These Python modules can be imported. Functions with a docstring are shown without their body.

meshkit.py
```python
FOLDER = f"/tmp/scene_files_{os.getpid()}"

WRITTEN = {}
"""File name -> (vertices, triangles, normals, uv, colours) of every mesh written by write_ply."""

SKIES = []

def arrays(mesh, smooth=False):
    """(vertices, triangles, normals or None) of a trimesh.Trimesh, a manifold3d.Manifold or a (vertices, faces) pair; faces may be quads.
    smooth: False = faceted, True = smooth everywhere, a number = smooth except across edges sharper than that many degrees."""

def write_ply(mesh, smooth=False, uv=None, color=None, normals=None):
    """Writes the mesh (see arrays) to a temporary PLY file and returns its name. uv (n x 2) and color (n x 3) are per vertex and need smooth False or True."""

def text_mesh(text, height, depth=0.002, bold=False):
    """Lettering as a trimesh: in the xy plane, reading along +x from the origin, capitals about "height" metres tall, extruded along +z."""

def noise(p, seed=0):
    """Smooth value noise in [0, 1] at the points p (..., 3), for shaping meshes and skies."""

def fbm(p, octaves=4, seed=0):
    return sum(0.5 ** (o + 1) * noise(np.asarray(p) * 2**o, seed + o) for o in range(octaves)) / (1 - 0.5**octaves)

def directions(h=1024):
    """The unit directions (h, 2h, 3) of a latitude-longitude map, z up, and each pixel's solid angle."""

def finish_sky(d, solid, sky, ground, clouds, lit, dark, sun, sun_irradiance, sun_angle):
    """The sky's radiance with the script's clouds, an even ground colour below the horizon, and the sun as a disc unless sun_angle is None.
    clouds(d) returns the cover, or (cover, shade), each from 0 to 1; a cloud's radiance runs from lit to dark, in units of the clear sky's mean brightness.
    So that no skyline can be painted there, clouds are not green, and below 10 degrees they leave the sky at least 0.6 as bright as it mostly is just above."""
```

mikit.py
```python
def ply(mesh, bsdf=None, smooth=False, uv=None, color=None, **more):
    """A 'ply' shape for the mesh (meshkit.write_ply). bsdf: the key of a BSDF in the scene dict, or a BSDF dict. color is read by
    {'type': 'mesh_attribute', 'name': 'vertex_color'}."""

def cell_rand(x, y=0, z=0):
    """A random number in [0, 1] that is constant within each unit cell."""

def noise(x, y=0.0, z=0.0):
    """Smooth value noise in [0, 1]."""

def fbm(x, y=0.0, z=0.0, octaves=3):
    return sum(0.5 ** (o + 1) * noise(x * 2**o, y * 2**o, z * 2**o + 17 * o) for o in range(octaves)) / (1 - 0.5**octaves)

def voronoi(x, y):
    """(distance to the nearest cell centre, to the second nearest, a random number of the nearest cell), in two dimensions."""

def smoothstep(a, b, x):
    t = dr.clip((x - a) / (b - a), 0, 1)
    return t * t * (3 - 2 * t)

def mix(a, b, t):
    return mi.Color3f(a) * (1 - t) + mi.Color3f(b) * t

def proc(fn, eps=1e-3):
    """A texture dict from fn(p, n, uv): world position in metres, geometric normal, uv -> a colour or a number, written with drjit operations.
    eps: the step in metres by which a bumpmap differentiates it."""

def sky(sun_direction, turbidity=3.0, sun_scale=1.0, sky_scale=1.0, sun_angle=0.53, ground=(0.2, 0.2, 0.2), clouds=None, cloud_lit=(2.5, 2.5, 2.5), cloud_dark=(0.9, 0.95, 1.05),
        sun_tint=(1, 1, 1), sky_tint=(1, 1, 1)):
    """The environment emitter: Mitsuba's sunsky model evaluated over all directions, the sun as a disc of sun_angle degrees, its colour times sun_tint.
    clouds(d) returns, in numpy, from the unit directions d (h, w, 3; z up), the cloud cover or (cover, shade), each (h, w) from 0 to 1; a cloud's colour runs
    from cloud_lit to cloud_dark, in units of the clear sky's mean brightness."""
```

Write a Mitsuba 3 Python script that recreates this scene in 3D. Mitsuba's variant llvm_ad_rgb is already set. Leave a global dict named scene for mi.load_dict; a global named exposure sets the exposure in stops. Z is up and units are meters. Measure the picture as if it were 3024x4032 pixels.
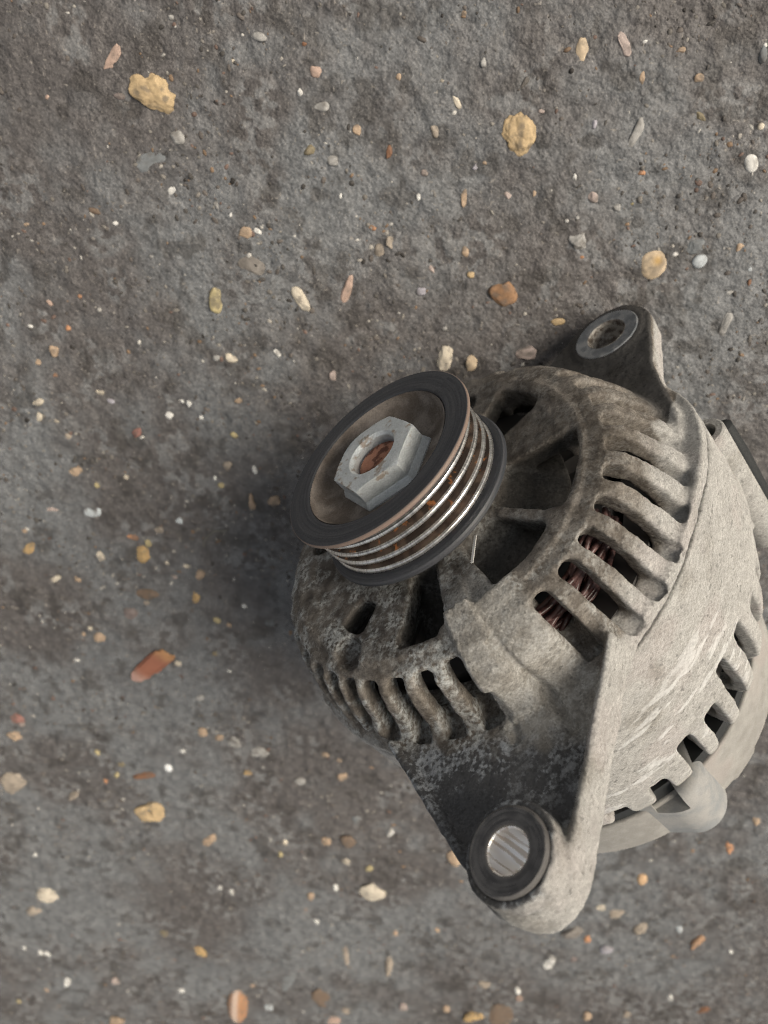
import math
import numpy as np
import trimesh
import drjit as dr
import mitsuba as mi
import mikit, meshkit
from mikit import proc, noise, fbm, smoothstep, mix, voronoi
from scipy.ndimage import map_coordinates, gaussian_filter
from shapely.geometry import Polygon, Point, LineString
from shapely.ops import unary_union
import shapely

scene, labels = {}, {}
RNG = np.random.default_rng(7)

# ------------------------------------------------------------------ camera, light, exposure
CAM = np.array([0.013934, 0.078996, 0.276708])
FWD = np.array([-0.051717, -0.450991, -0.891029])
UPV = np.array([-0.026133, 0.892528, -0.450233])
scene['camera'] = {
    'type': 'thinlens', 'fov': 53.5, 'fov_axis': 'x', 'near_clip': 0.01, 'far_clip': 50.0,
    'aperture_radius': 0.0009, 'focus_distance': 0.195,
    'to_world': mi.ScalarTransform4f().look_at(origin=CAM.tolist(), target=(CAM + FWD).tolist(), up=UPV.tolist())}
SUN = (0.64, 0.34, 0.69)
scene['sky'] = mikit.sky(SUN, turbidity=3, sun_scale=0.30, sun_angle=38, sky_scale=1.0, clouds=lambda d: 1.0,
                         cloud_lit=(0.25, 0.256, 0.265), sun_tint=(0.865, 0.95, 1.095))
exposure = 3.75

# ------------------------------------------------------------------ the alternator's own frame (mm) -> world (m)
# local x, y across the shaft, z forward along it (pulley end at z = 0); w = -z
R_AW = np.array([[-0.67643595, 0.43342366, -0.5954648], [-0.64056014, 0.05279439, 0.76609103], [0.36347918, 0.89964253, 0.2419219]])
T_AW = np.array([0.0, 0.0, 86.0])


def to_world(V):
    return (np.asarray(V, float) @ R_AW.T + T_AW) / 1000.0


def srgb(*c):
    c = np.asarray(c, float) / 255.0
    return [float(x) for x in np.where(c <= 0.04045, c / 12.92, ((c + 0.055) / 1.055) ** 2.4)]


def loc(p):
    """world point -> alternator frame in mm (drjit)"""
    q = [p.x * 1000 - T_AW[0], p.y * 1000 - T_AW[1], p.z * 1000 - T_AW[2]]
    return [sum(float(R_AW[j, i]) * q[j] for j in range(3)) for i in range(3)]


def put(key, mesh, bsdf, smooth=30, world=True, label=None):
    """one scene entry from a mesh given in the alternator's frame"""
    m = mesh.copy()
    if world:
        m.vertices = to_world(m.vertices)
    scene[key] = mikit.ply(m, bsdf, smooth=smooth)
    if label:
        labels[key] = {'label': label}


def bsdf(name, d):
    scene[name] = {'type': 'twosided', 'bsdf': d} if d['type'] != 'bumpmap' else d
    return name


def bumped(name, inner, fn, scale=1.0, eps=1e-4):
    tex = proc(fn, eps=eps)
    tex_key = {'type': 'bumpmap', 'arbitrary': tex, 'scale': scale, 'bsdf': inner}
    scene[name] = {'type': 'twosided', 'bsdf': tex_key}
    return name


# ------------------------------------------------------------------ materials
def casting_color(p, n, uv):
    x, y, z = loc(p)
    w = -z
    r = dr.sqrt(x * x + y * y)
    big = fbm(x * 0.07 + 3, y * 0.07, z * 0.07, octaves=3)
    mid = fbm(x * 0.28, y * 0.28 + 9, z * 0.28, octaves=3)
    fine = fbm(x * 1.3, y * 1.3, z * 1.3 + 4, octaves=3)
    grain = noise(x * 3.1, y * 3.1, z * 3.1)
    # dust-covered drum at the back, greasy grime at the front, brown road dirt on the ribs
    front = 1 - smoothstep(46.2, 50.0, w + (mid - 0.5) * 6)
    plate = smoothstep(64.0, 68.0, r) * smoothstep(1.5, 0.6, w - 45.6) * smoothstep(-40.0, -56.0, x)
    front = dr.maximum(front, plate)
    dust = mix(mi.Color3f(0.265, 0.26, 0.248), mi.Color3f(0.345, 0.34, 0.325), smoothstep(0.25, 0.75, 0.6 * mid + 0.4 * fine))
    dust = mix(dust, mi.Color3f(0.31, 0.285, 0.275), 0.5 * smoothstep(0.52, 0.7, big))
    ribc = mix(mi.Color3f(0.088, 0.076, 0.064), mi.Color3f(0.18, 0.163, 0.143), smoothstep(0.28, 0.72, 0.7 * mid + 0.3 * fine))
    face = mix(mi.Color3f(0.058, 0.051, 0.045), mi.Color3f(0.145, 0.132, 0.118), smoothstep(0.35, 0.7, 0.5 * mid + 0.5 * big))
    inner = 1 - smoothstep(43.0, 54.0, r + (big - 0.5) * 14)
    c = mix(ribc, face, inner)
    # oily grime on the hub inside the face openings, its shade painted in too
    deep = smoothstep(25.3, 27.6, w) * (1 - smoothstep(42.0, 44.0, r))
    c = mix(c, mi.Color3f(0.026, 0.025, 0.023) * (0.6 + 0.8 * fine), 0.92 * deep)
    # whitish oxide blotches where the grime has come off (towards the foot-lug side)
    side = smoothstep(-35.0, 25.0, x) 
    ox = smoothstep(0.40, 0.66, fbm(x * 0.22 + 20, y * 0.22, z * 0.22, octaves=4)) * (0.18 + 0.82 * side)
    ox = ox * smoothstep(0.26, 0.68, fine) * (1 - 0.85 * deep)
    c = mix(c, mi.Color3f(0.36, 0.375, 0.37), 0.8 * ox)
    # the paler straps that run down to the foot lug
    thd = dr.atan2(y, x) * 57.29578
    strap = smoothstep(14.0, 8.5, dr.abs(thd - 77.5)) * smoothstep(30.0, 42.0, r)
    c = mix(c, mix(mi.Color3f(0.20, 0.19, 0.172), mi.Color3f(0.32, 0.315, 0.298), smoothstep(0.25, 0.7, 0.7 * mid + 0.3 * fine)), 0.8 * strap)
    # the foot lug: greasy dark web, dusty outer edge
    edge = (y - 96.7) * 0.81 - (x - 33.3) * 0.585
    ra = dr.sqrt(dr.square(x - 40.3) + dr.square(y - 88.2))
    web = smoothstep(87.0, 98.0, x + y + (mid - 0.5) * 14)
    webc = mix(mi.Color3f(0.072, 0.073, 0.076), mi.Color3f(0.27, 0.285, 0.30), smoothstep(0.46, 0.64, 0.45 * mid + 0.55 * fine) * smoothstep(0.30, 0.55, big))
    c = mix(c, webc, web)
    rim = dr.maximum(smoothstep(-2.6, -1.6, edge), smoothstep(10.2, 10.8, ra) * smoothstep(88.0, 91.0, y)) * smoothstep(60.0, 63.0, r)
    rim = rim * smoothstep(51.5, 49.5, x)
    front = front * (1 - rim)
    c = mix(c, mi.Color3f(0.052, 0.05, 0.048) * (0.7 + 0.6 * mid), plate)  # front of the upper lug: grime, plus its shade put into the colour
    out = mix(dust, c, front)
    out = out * (0.70 + 0.60 * grain * (0.5 + fine))
    stain = smoothstep(0.56, 0.72, fbm(x * 0.055 + 60, y * 0.055, z * 0.055, octaves=4))
    out = mix(out, out * mi.Color3f(0.66, 0.64, 0.61), stain * 0.8)
    # pits with dirt in them, pale scuffs
    pit = smoothstep(0.66, 0.78, fbm(x * 0.9 + 40, y * 0.9, z * 0.9, octaves=2))
    out = mix(out, out * 0.45, 0.6 * pit)
    th = dr.atan2(y, x)
    arc = th * 63.0
    scuff = smoothstep(0.60, 0.72, fbm(arc * 0.12 + 7, w * 0.55, 3.0, octaves=3)) * smoothstep(60, 72, w) * (1 - smoothstep(96, 104, w))
    scuff = scuff * smoothstep(62, 80, arc + 0.0) * (1 - smoothstep(125, 140, arc))
    out = mix(out, mi.Color3f(0.60, 0.605, 0.60), 0.55 * scuff * (0.4 + 0.9 * fine))
    return out


def casting_bump(p, n, uv):
    x, y, z = loc(p)
    return (0.5 * fbm(x * 1.5, y * 1.5, z * 1.5, octaves=3) + 0.28 * noise(x * 0.5, y * 0.5, z * 0.5)) * 0.00045


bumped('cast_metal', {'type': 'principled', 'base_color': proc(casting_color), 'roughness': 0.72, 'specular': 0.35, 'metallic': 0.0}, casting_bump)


def paint_color(p, n, uv):
    x, y, z = loc(p)
    rr = dr.sqrt(x * x + y * y)
    tt = dr.atan2(y, x)
    d = 0.5 + 0.55 * (fbm(rr * 2.6, tt * 2.2, z * 0.6, octaves=3) - 0.5)
    g = noise(x * 4, y * 4, z * 4)
    c = mix(mi.Color3f(0.032, 0.035, 0.042), mi.Color3f(0.056, 0.058, 0.064), smoothstep(0.35, 0.7, d)) * (0.8 + 0.4 * g)
    edge = smoothstep(30.0, 30.3, rr + (d - 0.5) * 0.5) * (1 - smoothstep(31.0, 30.6, rr) * 0.0)
    worn = edge * smoothstep(-2.2, -1.5, z)
    return mix(c, mi.Color3f(0.19, 0.142, 0.118), worn)


bsdf('black_paint', {'type': 'principled', 'base_color': proc(paint_color), 'roughness': 0.48, 'specular': 0.45})


def recess_color(p, n, uv):
    x, y, z = loc(p)
    d = fbm(x * 0.2 + 5, y * 0.2, z * 0.2, octaves=4)
    g = noise(x * 3, y * 3, z * 3)
    return mix(mi.Color3f(0.105, 0.087, 0.073), mi.Color3f(0.21, 0.185, 0.165), smoothstep(0.3, 0.72, d)) * (0.75 + 0.5 * g)


bsdf('dusty_recess', {'type': 'principled', 'base_color': proc(recess_color), 'roughness': 0.75, 'specular': 0.25})


def groove_worn(p):
    x, y, z = loc(p)
    r = dr.sqrt(x * x + y * y)
    return x, y, z, r, smoothstep(27.3, 27.6, r)


def groove_color(p, n, uv):
    x, y, z, r, worn = groove_worn(p)
    th = dr.atan2(y, x)
    d = fbm(th * 9, z * 0.6, 2.0, octaves=3)
    rust = smoothstep(0.68, 0.78, fbm(th * 14 + 8, z * 0.9, 5.0, octaves=3))
    dirt = mix(mi.Color3f(0.030, 0.022, 0.018), mi.Color3f(0.085, 0.062, 0.048), smoothstep(0.35, 0.65, d))
    dirt = mix(dirt, mi.Color3f(0.34, 0.14, 0.05), 0.8 * rust)
    nick = 0.55 + 0.8 * noise(th * 150, z * 0.3) * (0.5 + noise(th * 22, z * 0.3 + 9))
    return mix(dirt, mi.Color3f(0.95, 0.94, 0.91) * nick, worn)


def groove_metal(p, n, uv):
    return 0.15 + 0.8 * groove_worn(p)[4]


def groove_rough(p, n, uv):
    x, y, z, r, worn = groove_worn(p)
    return 0.55 - 0.31 * worn


bsdf('belt_groove', {'type': 'principled', 'base_color': proc(groove_color), 'roughness': proc(groove_rough), 'metallic': proc(groove_metal), 'specular': 0.5})


def nut_color(p, n, uv):
    x, y, z = loc(p)
    d = fbm(x * 0.35, y * 0.35, z * 0.35 + 2, octaves=3)
    g = noise(x * 3, y * 3, z * 3)
    c = mix(mi.Color3f(0.52, 0.56, 0.575), mi.Color3f(0.60, 0.64, 0.655), smoothstep(0.3, 0.65, d))
    c = mix(c, mi.Color3f(0.30, 0.22, 0.15), 0.75 * smoothstep(0.55, 0.72, fbm(x * 0.5 + 4, y * 0.5, z * 0.5, octaves=3)) * smoothstep(-1.6, -0.3, z))
    return c * (0.85 + 0.3 * g)


bsdf('zinc_nut', {'type': 'principled', 'base_color': proc(nut_color), 'roughness': 0.42, 'metallic': 0.35, 'specular': 0.5})


def rust_color(p, n, uv):
    x, y, z = loc(p)
    d = fbm(x * 0.4 + 1, y * 0.4, z * 0.4, octaves=3)
    c = mix(mi.Color3f(0.12, 0.05, 0.032), mi.Color3f(0.36, 0.17, 0.11), smoothstep(0.38, 0.52, d + 0.018 * x + 0.008 * y))
    return c * (0.8 + 0.4 * noise(x * 3, y * 3, z * 3))


bsdf('rusty_shaft', {'type': 'principled', 'base_color': proc(rust_color), 'roughness': 0.7, 'specular': 0.3})


def bush_color(p, n, uv):
    x, y, z = loc(p)
    g = fbm(x * 0.6, y * 0.6, z * 0.6, octaves=3)
    ra = dr.sqrt(dr.square(x - 40.3) + dr.square(y - 88.2))
    g = 0.6 * g + 0.4 * noise(ra * 3.2, dr.atan2(y - 88.2, x - 40.3) * 2.0, 4.0)
    wear = smoothstep(8.3, 8.9, ra + (g - 0.5) * 1.5) + smoothstep(5.5, 5.0, ra + (g - 0.5) * 1.2)
    return mix(mix(mi.Color3f(0.042, 0.043, 0.047), mi.Color3f(0.092, 0.092, 0.095), smoothstep(0.3, 0.7, g)), mi.Color3f(0.17, 0.16, 0.15), 0.55 * dr.minimum(wear, 1.0)) * (0.85 + 0.3 * noise(x * 5, y * 5, z * 5))


bsdf('dark_bushing', {'type': 'principled', 'base_color': proc(bush_color), 'roughness': 0.5, 'specular': 0.45})


def face_color(p, n, uv):
    x, y, z = loc(p)
    g = fbm(x * 0.5, y * 0.5, z * 0.5, octaves=3)
    return mix(mi.Color3f(0.13, 0.142, 0.155), mi.Color3f(0.24, 0.25, 0.26), smoothstep(0.3, 0.7, g)) * (0.85 + 0.3 * noise(x * 4, y * 4, z * 4))


bsdf('machined_face', {'type': 'principled', 'base_color': proc(face_color), 'roughness': 0.45, 'metallic': 0.25, 'specular': 0.5})


def bore_color(p, n, uv):
    x, y, z = loc(p)
    th = dr.atan2(y - 88.2, x - 40.3)
    s = noise(th * 9.0 + z * 0.05, z * 0.12) 
    return mix(mi.Color3f(0.62, 0.55, 0.48), mi.Color3f(0.97, 0.97, 0.97), smoothstep(0.25, 0.5, s))


bsdf('bright_bore', {'type': 'principled', 'base_color': proc(bore_color), 'roughness': 0.3, 'metallic': 0.85})


def bore2_color(p, n, uv):
    x, y, z = loc(p)
    g = fbm(x * 0.5 + 4, y * 0.5, z * 0.5, octaves=3)
    return mix(mi.Color3f(0.11, 0.09, 0.075), mi.Color3f(0.36, 0.34, 0.31), smoothstep(0.35, 0.62, g))


bsdf('dirty_bore', {'type': 'principled', 'base_color': proc(bore2_color), 'roughness': 0.55, 'metallic': 0.3})
bsdf('dark_steel', {'type': 'principled', 'base_color': {'type': 'rgb', 'value': [0.035, 0.033, 0.032]}, 'roughness': 0.6})
bsdf('lamination', {'type': 'principled', 'base_color': {'type': 'rgb', 'value': [0.16, 0.15, 0.135]}, 'roughness': 0.7})


def wire_color(p, n, uv):
    x, y, z = loc(p)
    g = fbm(x * 0.5, y * 0.5, z * 0.5, octaves=3)
    return mix(mi.Color3f(0.035, 0.014, 0.013), mi.Color3f(0.15, 0.085, 0.08), smoothstep(0.4, 0.66, g))


bsdf('enamel_wire', {'type': 'principled', 'base_color': proc(wire_color), 'roughness': 0.35, 'specular': 0.5})


def cover_color(p, n, uv):
    x, y, z = loc(p)
    b = fbm(x * 0.06 + 2, y * 0.06, z * 0.06, octaves=3)
    m = fbm(x * 0.4, y * 0.4, z * 0.4, octaves=3)
    c = mix(mi.Color3f(0.235, 0.228, 0.214), mi.Color3f(0.31, 0.303, 0.285), smoothstep(0.3, 0.7, 0.5 * m + 0.5 * b))
    c = mix(c, mi.Color3f(0.29, 0.265, 0.25), 0.7 * smoothstep(0.5, 0.62, b))
    return c * (0.9 + 0.2 * noise(x * 3, y * 3, z * 3))


def tab_color(p, n, uv):
    x, y, z = loc(p)
    m = fbm(x * 0.25 + 8, y * 0.25, z * 0.25, octaves=3)
    return mix(mi.Color3f(0.225, 0.235, 0.24), mi.Color3f(0.30, 0.296, 0.285), smoothstep(0.3, 0.7, m)) * (0.9 + 0.2 * noise(x * 3, y * 3, z * 3))


bsdf('dusty_plastic', {'type': 'principled', 'base_color': proc(cover_color), 'roughness': 0.7, 'specular': 0.3})
bsdf('grey_plastic', {'type': 'principled', 'base_color': proc(tab_color), 'roughness': 0.6, 'specular': 0.4})
bsdf('black_rubber_and_gap', {'type': 'principled', 'base_color': {'type': 'rgb', 'value': [0.018, 0.020, 0.021]}, 'roughness': 0.6})  # rubber of the strip, and the painted dark of the rear gaps


# ---- dirt
def dirt_color(p, n, uv):
    x, y = p.x * 1000, p.y * 1000
    a = fbm(x * 0.018 + 3, y * 0.018, 0.0, octaves=3)
    b = fbm(x * 0.07, y * 0.07 + 5, 1.0, octaves=3)
    c = fbm(x * 0.35, y * 0.35, 2.0, octaves=3)
    f = noise(x * 1.7, y * 1.7, 5.0)
    g = noise(x * 3.6, y * 3.6, 9.0)
    col = mix(mi.Color3f(0.133, 0.138, 0.144), mi.Color3f(0.088, 0.082, 0.081), smoothstep(0.36, 0.62, 0.6 * a + 0.4 * b))
    col = col * (0.72 + 0.56 * c)
    col = mix(col, mi.Color3f(0.185, 0.192, 0.198), 0.55 * smoothstep(0.54, 0.72, b) * smoothstep(0.4, 0.6, c))
    col = mix(col, mi.Color3f(0.040, 0.036, 0.033), 0.55 * smoothstep(0.60, 0.74, fbm(x * 0.12 + 30, y * 0.12, 4.0, octaves=3)))
    col = col * (0.52 + 0.52 * f + 0.44 * g)
    speck = smoothstep(0.90, 0.96, noise(x * 1.15 + 70, y * 1.15, 3.0))
    return mix(col, mi.Color3f(0.26, 0.24, 0.215), 0.55 * speck)


def dirt_bump(p, n, uv):
    x, y = p.x * 1000, p.y * 1000
    return (0.45 * fbm(x * 0.8, y * 0.8, 1.0, octaves=3) + 0.25 * noise(x * 0.3, y * 0.3, 7.0)) * 0.0013


bumped('dirt', {'type': 'principled', 'base_color': proc(dirt_color), 'roughness': 0.62, 'specular': 0.45}, dirt_bump)
bsdf('stone_surface', {'type': 'principled', 'base_color': {'type': 'mesh_attribute', 'name': 'vertex_color'}, 'roughness': 0.7, 'specular': 0.35})
bsdf('polished_stone_surface', {'type': 'principled', 'base_color': {'type': 'mesh_attribute', 'name': 'vertex_color'}, 'roughness': 0.4, 'specular': 0.5})
bsdf('shiny_swarf', {'type': 'principled', 'base_color': {'type': 'rgb', 'value': [0.78, 0.77, 0.74]}, 'roughness': 0.4, 'metallic': 0.3})

# ------------------------------------------------------------------ mesh helpers
def lathe(prof, seg=144, closed=True, cx=0.0, cy=0.0):
    """solid of revolution from a closed outline [(r, w), ...] round an axis parallel to the shaft"""
    P = np.array(prof, float)
    n = len(P)
    a = np.arange(seg) / seg * 2 * np.pi
    V = np.stack([cx + P[:, 0, None] * np.cos(a), cy + P[:, 0, None] * np.sin(a), np.broadcast_to(-P[:, 1, None], (n, seg))], -1).reshape(-1, 3)
    F = []
    for i in range(n if closed else n - 1):
        j = (i + 1) % n
        k = np.arange(seg)
        k2 = (k + 1) % seg
        F.append(np.stack([i * seg + k, i * seg + k2, j * seg + k2], 1))
        F.append(np.stack([i * seg + k, j * seg + k2, j * seg + k], 1))
    m = trimesh.Trimesh(V, np.vstack(F), process=False)
    if closed and m.volume < 0:
        m.invert()
    return m


def surface_nets(S, org, h):
    """iso-surface S = 0 of a grid (inside negative) as vertices, quads"""
    neg = S < 0
    c = [neg[i:i + neg.shape[0] - 1, j:j + neg.shape[1] - 1, k:k + neg.shape[2] - 1] for i in (0, 1) for j in (0, 1) for k in (0, 1)]
    cnt = np.zeros(c[0].shape, np.int8)
    for q in c:
        cnt += q
    act = (cnt > 0) & (cnt < 8)
    I = np.argwhere(act)
    idx = -np.ones(act.shape, np.int64)
    idx[tuple(I.T)] = np.arange(len(I))
    corner = {(i, j, k): S[I[:, 0] + i, I[:, 1] + j, I[:, 2] + k] for i in (0, 1) for j in (0, 1) for k in (0, 1)}
    acc = np.zeros((len(I), 3))
    num = np.zeros(len(I))
    for ax in range(3):
        for u in (0, 1):
            for v in (0, 1):
                a = [0, 0, 0]
                o = [q for q in range(3) if q != ax]
                a[o[0]], a[o[1]] = u, v
                b = list(a)
                b[ax] = 1
                s0, s1 = corner[tuple(a)], corner[tuple(b)]
                x = (s0 < 0) != (s1 < 0)
                t = np.where(x, s0 / np.where(x, s0 - s1, 1), 0)
                pos = np.tile(np.array(a, float), (len(I), 1))
                pos[:, ax] += t
                acc += pos * x[:, None]
                num += x
    V = (I + acc / num[:, None]) * h + org
    Q = []
    for ax in range(3):
        o = [q for q in range(3) if q != ax]
        s0 = np.take(neg, range(neg.shape[ax] - 1), ax)
        s1 = np.take(neg, range(1, neg.shape[ax]), ax)
        E = np.argwhere(s0 != s1)
        E = E[(E[:, o[0]] > 0) & (E[:, o[1]] > 0) & (E[:, o[0]] < neg.shape[o[0]] - 1) & (E[:, o[1]] < neg.shape[o[1]] - 1)]
        inside0 = neg[tuple(E.T)]
        def cell(du, dv):
            C = E.copy()
            C[:, o[0]] -= du
            C[:, o[1]] -= dv
            return idx[tuple(C.T)]
        q = np.stack([cell(1, 1), cell(0, 1), cell(0, 0), cell(1, 0)], 1)
        flip = inside0 if ax != 1 else ~inside0
        q[~flip] = q[~flip][:, ::-1]
        Q.append(q)
    Q = np.vstack(Q)
    return V, np.vstack([Q[:, [0, 1, 2]], Q[:, [0, 2, 3]]])


def vertex_normals(V, F):
    N = np.zeros_like(V)
    fn = np.cross(V[F[:, 1]] - V[F[:, 0]], V[F[:, 2]] - V[F[:, 0]])
    for k in range(3):
        np.add.at(N, F[:, k], fn)
    return N / np.maximum(np.linalg.norm(N, axis=1, keepdims=True), 1e-12)


def put_part(key, V, N, F, bsdf):
    """the triangles F of a larger skin as an entry of their own; the skin's normals are kept, so no seam shows"""
    if len(F) == 0:
        return
    u, inv = np.unique(F, return_inverse=True)
    path = meshkit.write_ply((to_world(V[u]), inv.reshape(-1, 3)), normals=N[u] @ R_AW.T)
    scene[key] = {'type': 'ply', 'filename': path, 'face_normals': False, 'bsdf': {'type': 'ref', 'id': bsdf}}


def smax(a, b, k):
    hh = np.clip(0.5 - 0.5 * (b - a) / k, 0, 1)
    return b * (1 - hh) + a * hh + k * hh * (1 - hh)


def smin(a, b, k):
    return -smax(-a, -b, k)


def poly_sdf(poly, X, Y):
    """signed distance (inside negative) of a shapely polygon at the points X, Y"""
    pts = shapely.points(X.ravel(), Y.ravel())
    d = shapely.distance(poly.boundary, pts)
    ins = shapely.contains(poly, pts)
    return np.where(ins, -d, d).reshape(X.shape)


def profile_sdf(poly, step=0.4, rmax=120.0, w0=10.0, w1=140.0):
    """distance field of an (r, w) outline; returns a sampler of r, w arrays"""
    rr, ww = np.arange(0, rmax, step), np.arange(w0, w1, step)
    shapely.prepare(poly)
    RR, WW = np.meshgrid(rr, ww, indexing='ij')
    T = poly_sdf(poly, RR, WW).astype(np.float32)
    return lambda r, w: map_coordinates(T, [r / step, (w - w0) / step], order=1, mode='nearest')


def rnd(poly, a):
    return poly.buffer(a).buffer(-2 * a).buffer(a)


def angdiff(th, c):
    return (th - c + 180.0) % 360.0 - 180.0


def nearest_angle(th, angles):
    """signed difference (deg) to the nearest of the angles, and which one"""
    best = np.full(th.shape, 999.0, np.float32)
    which = np.zeros(th.shape, np.int16)
    for i, a in enumerate(angles):
        d = angdiff(th, a).astype(np.float32)
        m = np.abs(d) < np.abs(best)
        best[m] = d[m]
        which[m] = i
    return best, which


def bump_r(th):
    """the housing is not round: it swells out towards the upper lug"""
    return 9.6 * np.exp(-(angdiff(th, 164.0) / 25.0) ** 2)


def shift_r(th):
    return 1.5 * (1 - np.cos(np.radians(th - 345.0)))


def grid(b, h):
    ax = [np.arange(b[i][0], b[i][1], h) for i in range(3)]
    X, Y, Z = np.meshgrid(*ax, indexing='ij', copy=False)
    return X.astype(np.float32), Y.astype(np.float32), Z.astype(np.float32), np.array([a[0] for a in ax])


LUG_A = (40.3, 88.2)      # foot lug (stands up towards the camera)
LUG_B = (-83.8, -25.0)    # upper lug (lies on the dirt)
SLOTS = [91.3, 101.2, 110.5, 120.2, 130.3, 140.2, 150.0, 160.0, 170.0, 180.0, 207.0, 217.0, 227.0, 237.0, 247.0, 257.0, 267.0, 277.0, 287.0, 297.0, 307.0, 317.0,
         327.0, 336.5, 346.0, 355.0, 4.0, 12.5, 20.5, 28.5, 37.0, 46.0, 55.0, 64.6]
SLOT_END = [46.6, 49.2, 49.8, 49.8, 50.0, 48.5, 46.5, 45.0, 43.0, 43.0, 43.0] + [47.0] * 13 + [45.0, 45.0, 45.0, 45.0, 45.0, 45.0, 46.0, 46.5, 46.5, 46.5]
WINDOWS = [(118.0, 151.5, 47.3, 21.0), (85.0, 112.3, 44.6), (46.5, 65.0, 46.5), (13.5, 27.0, 41.5, 31.5), (177.0, 202.0, 45.0), (213, 240, 45), (252, 282, 45), (296, 322, 45)]


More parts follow.
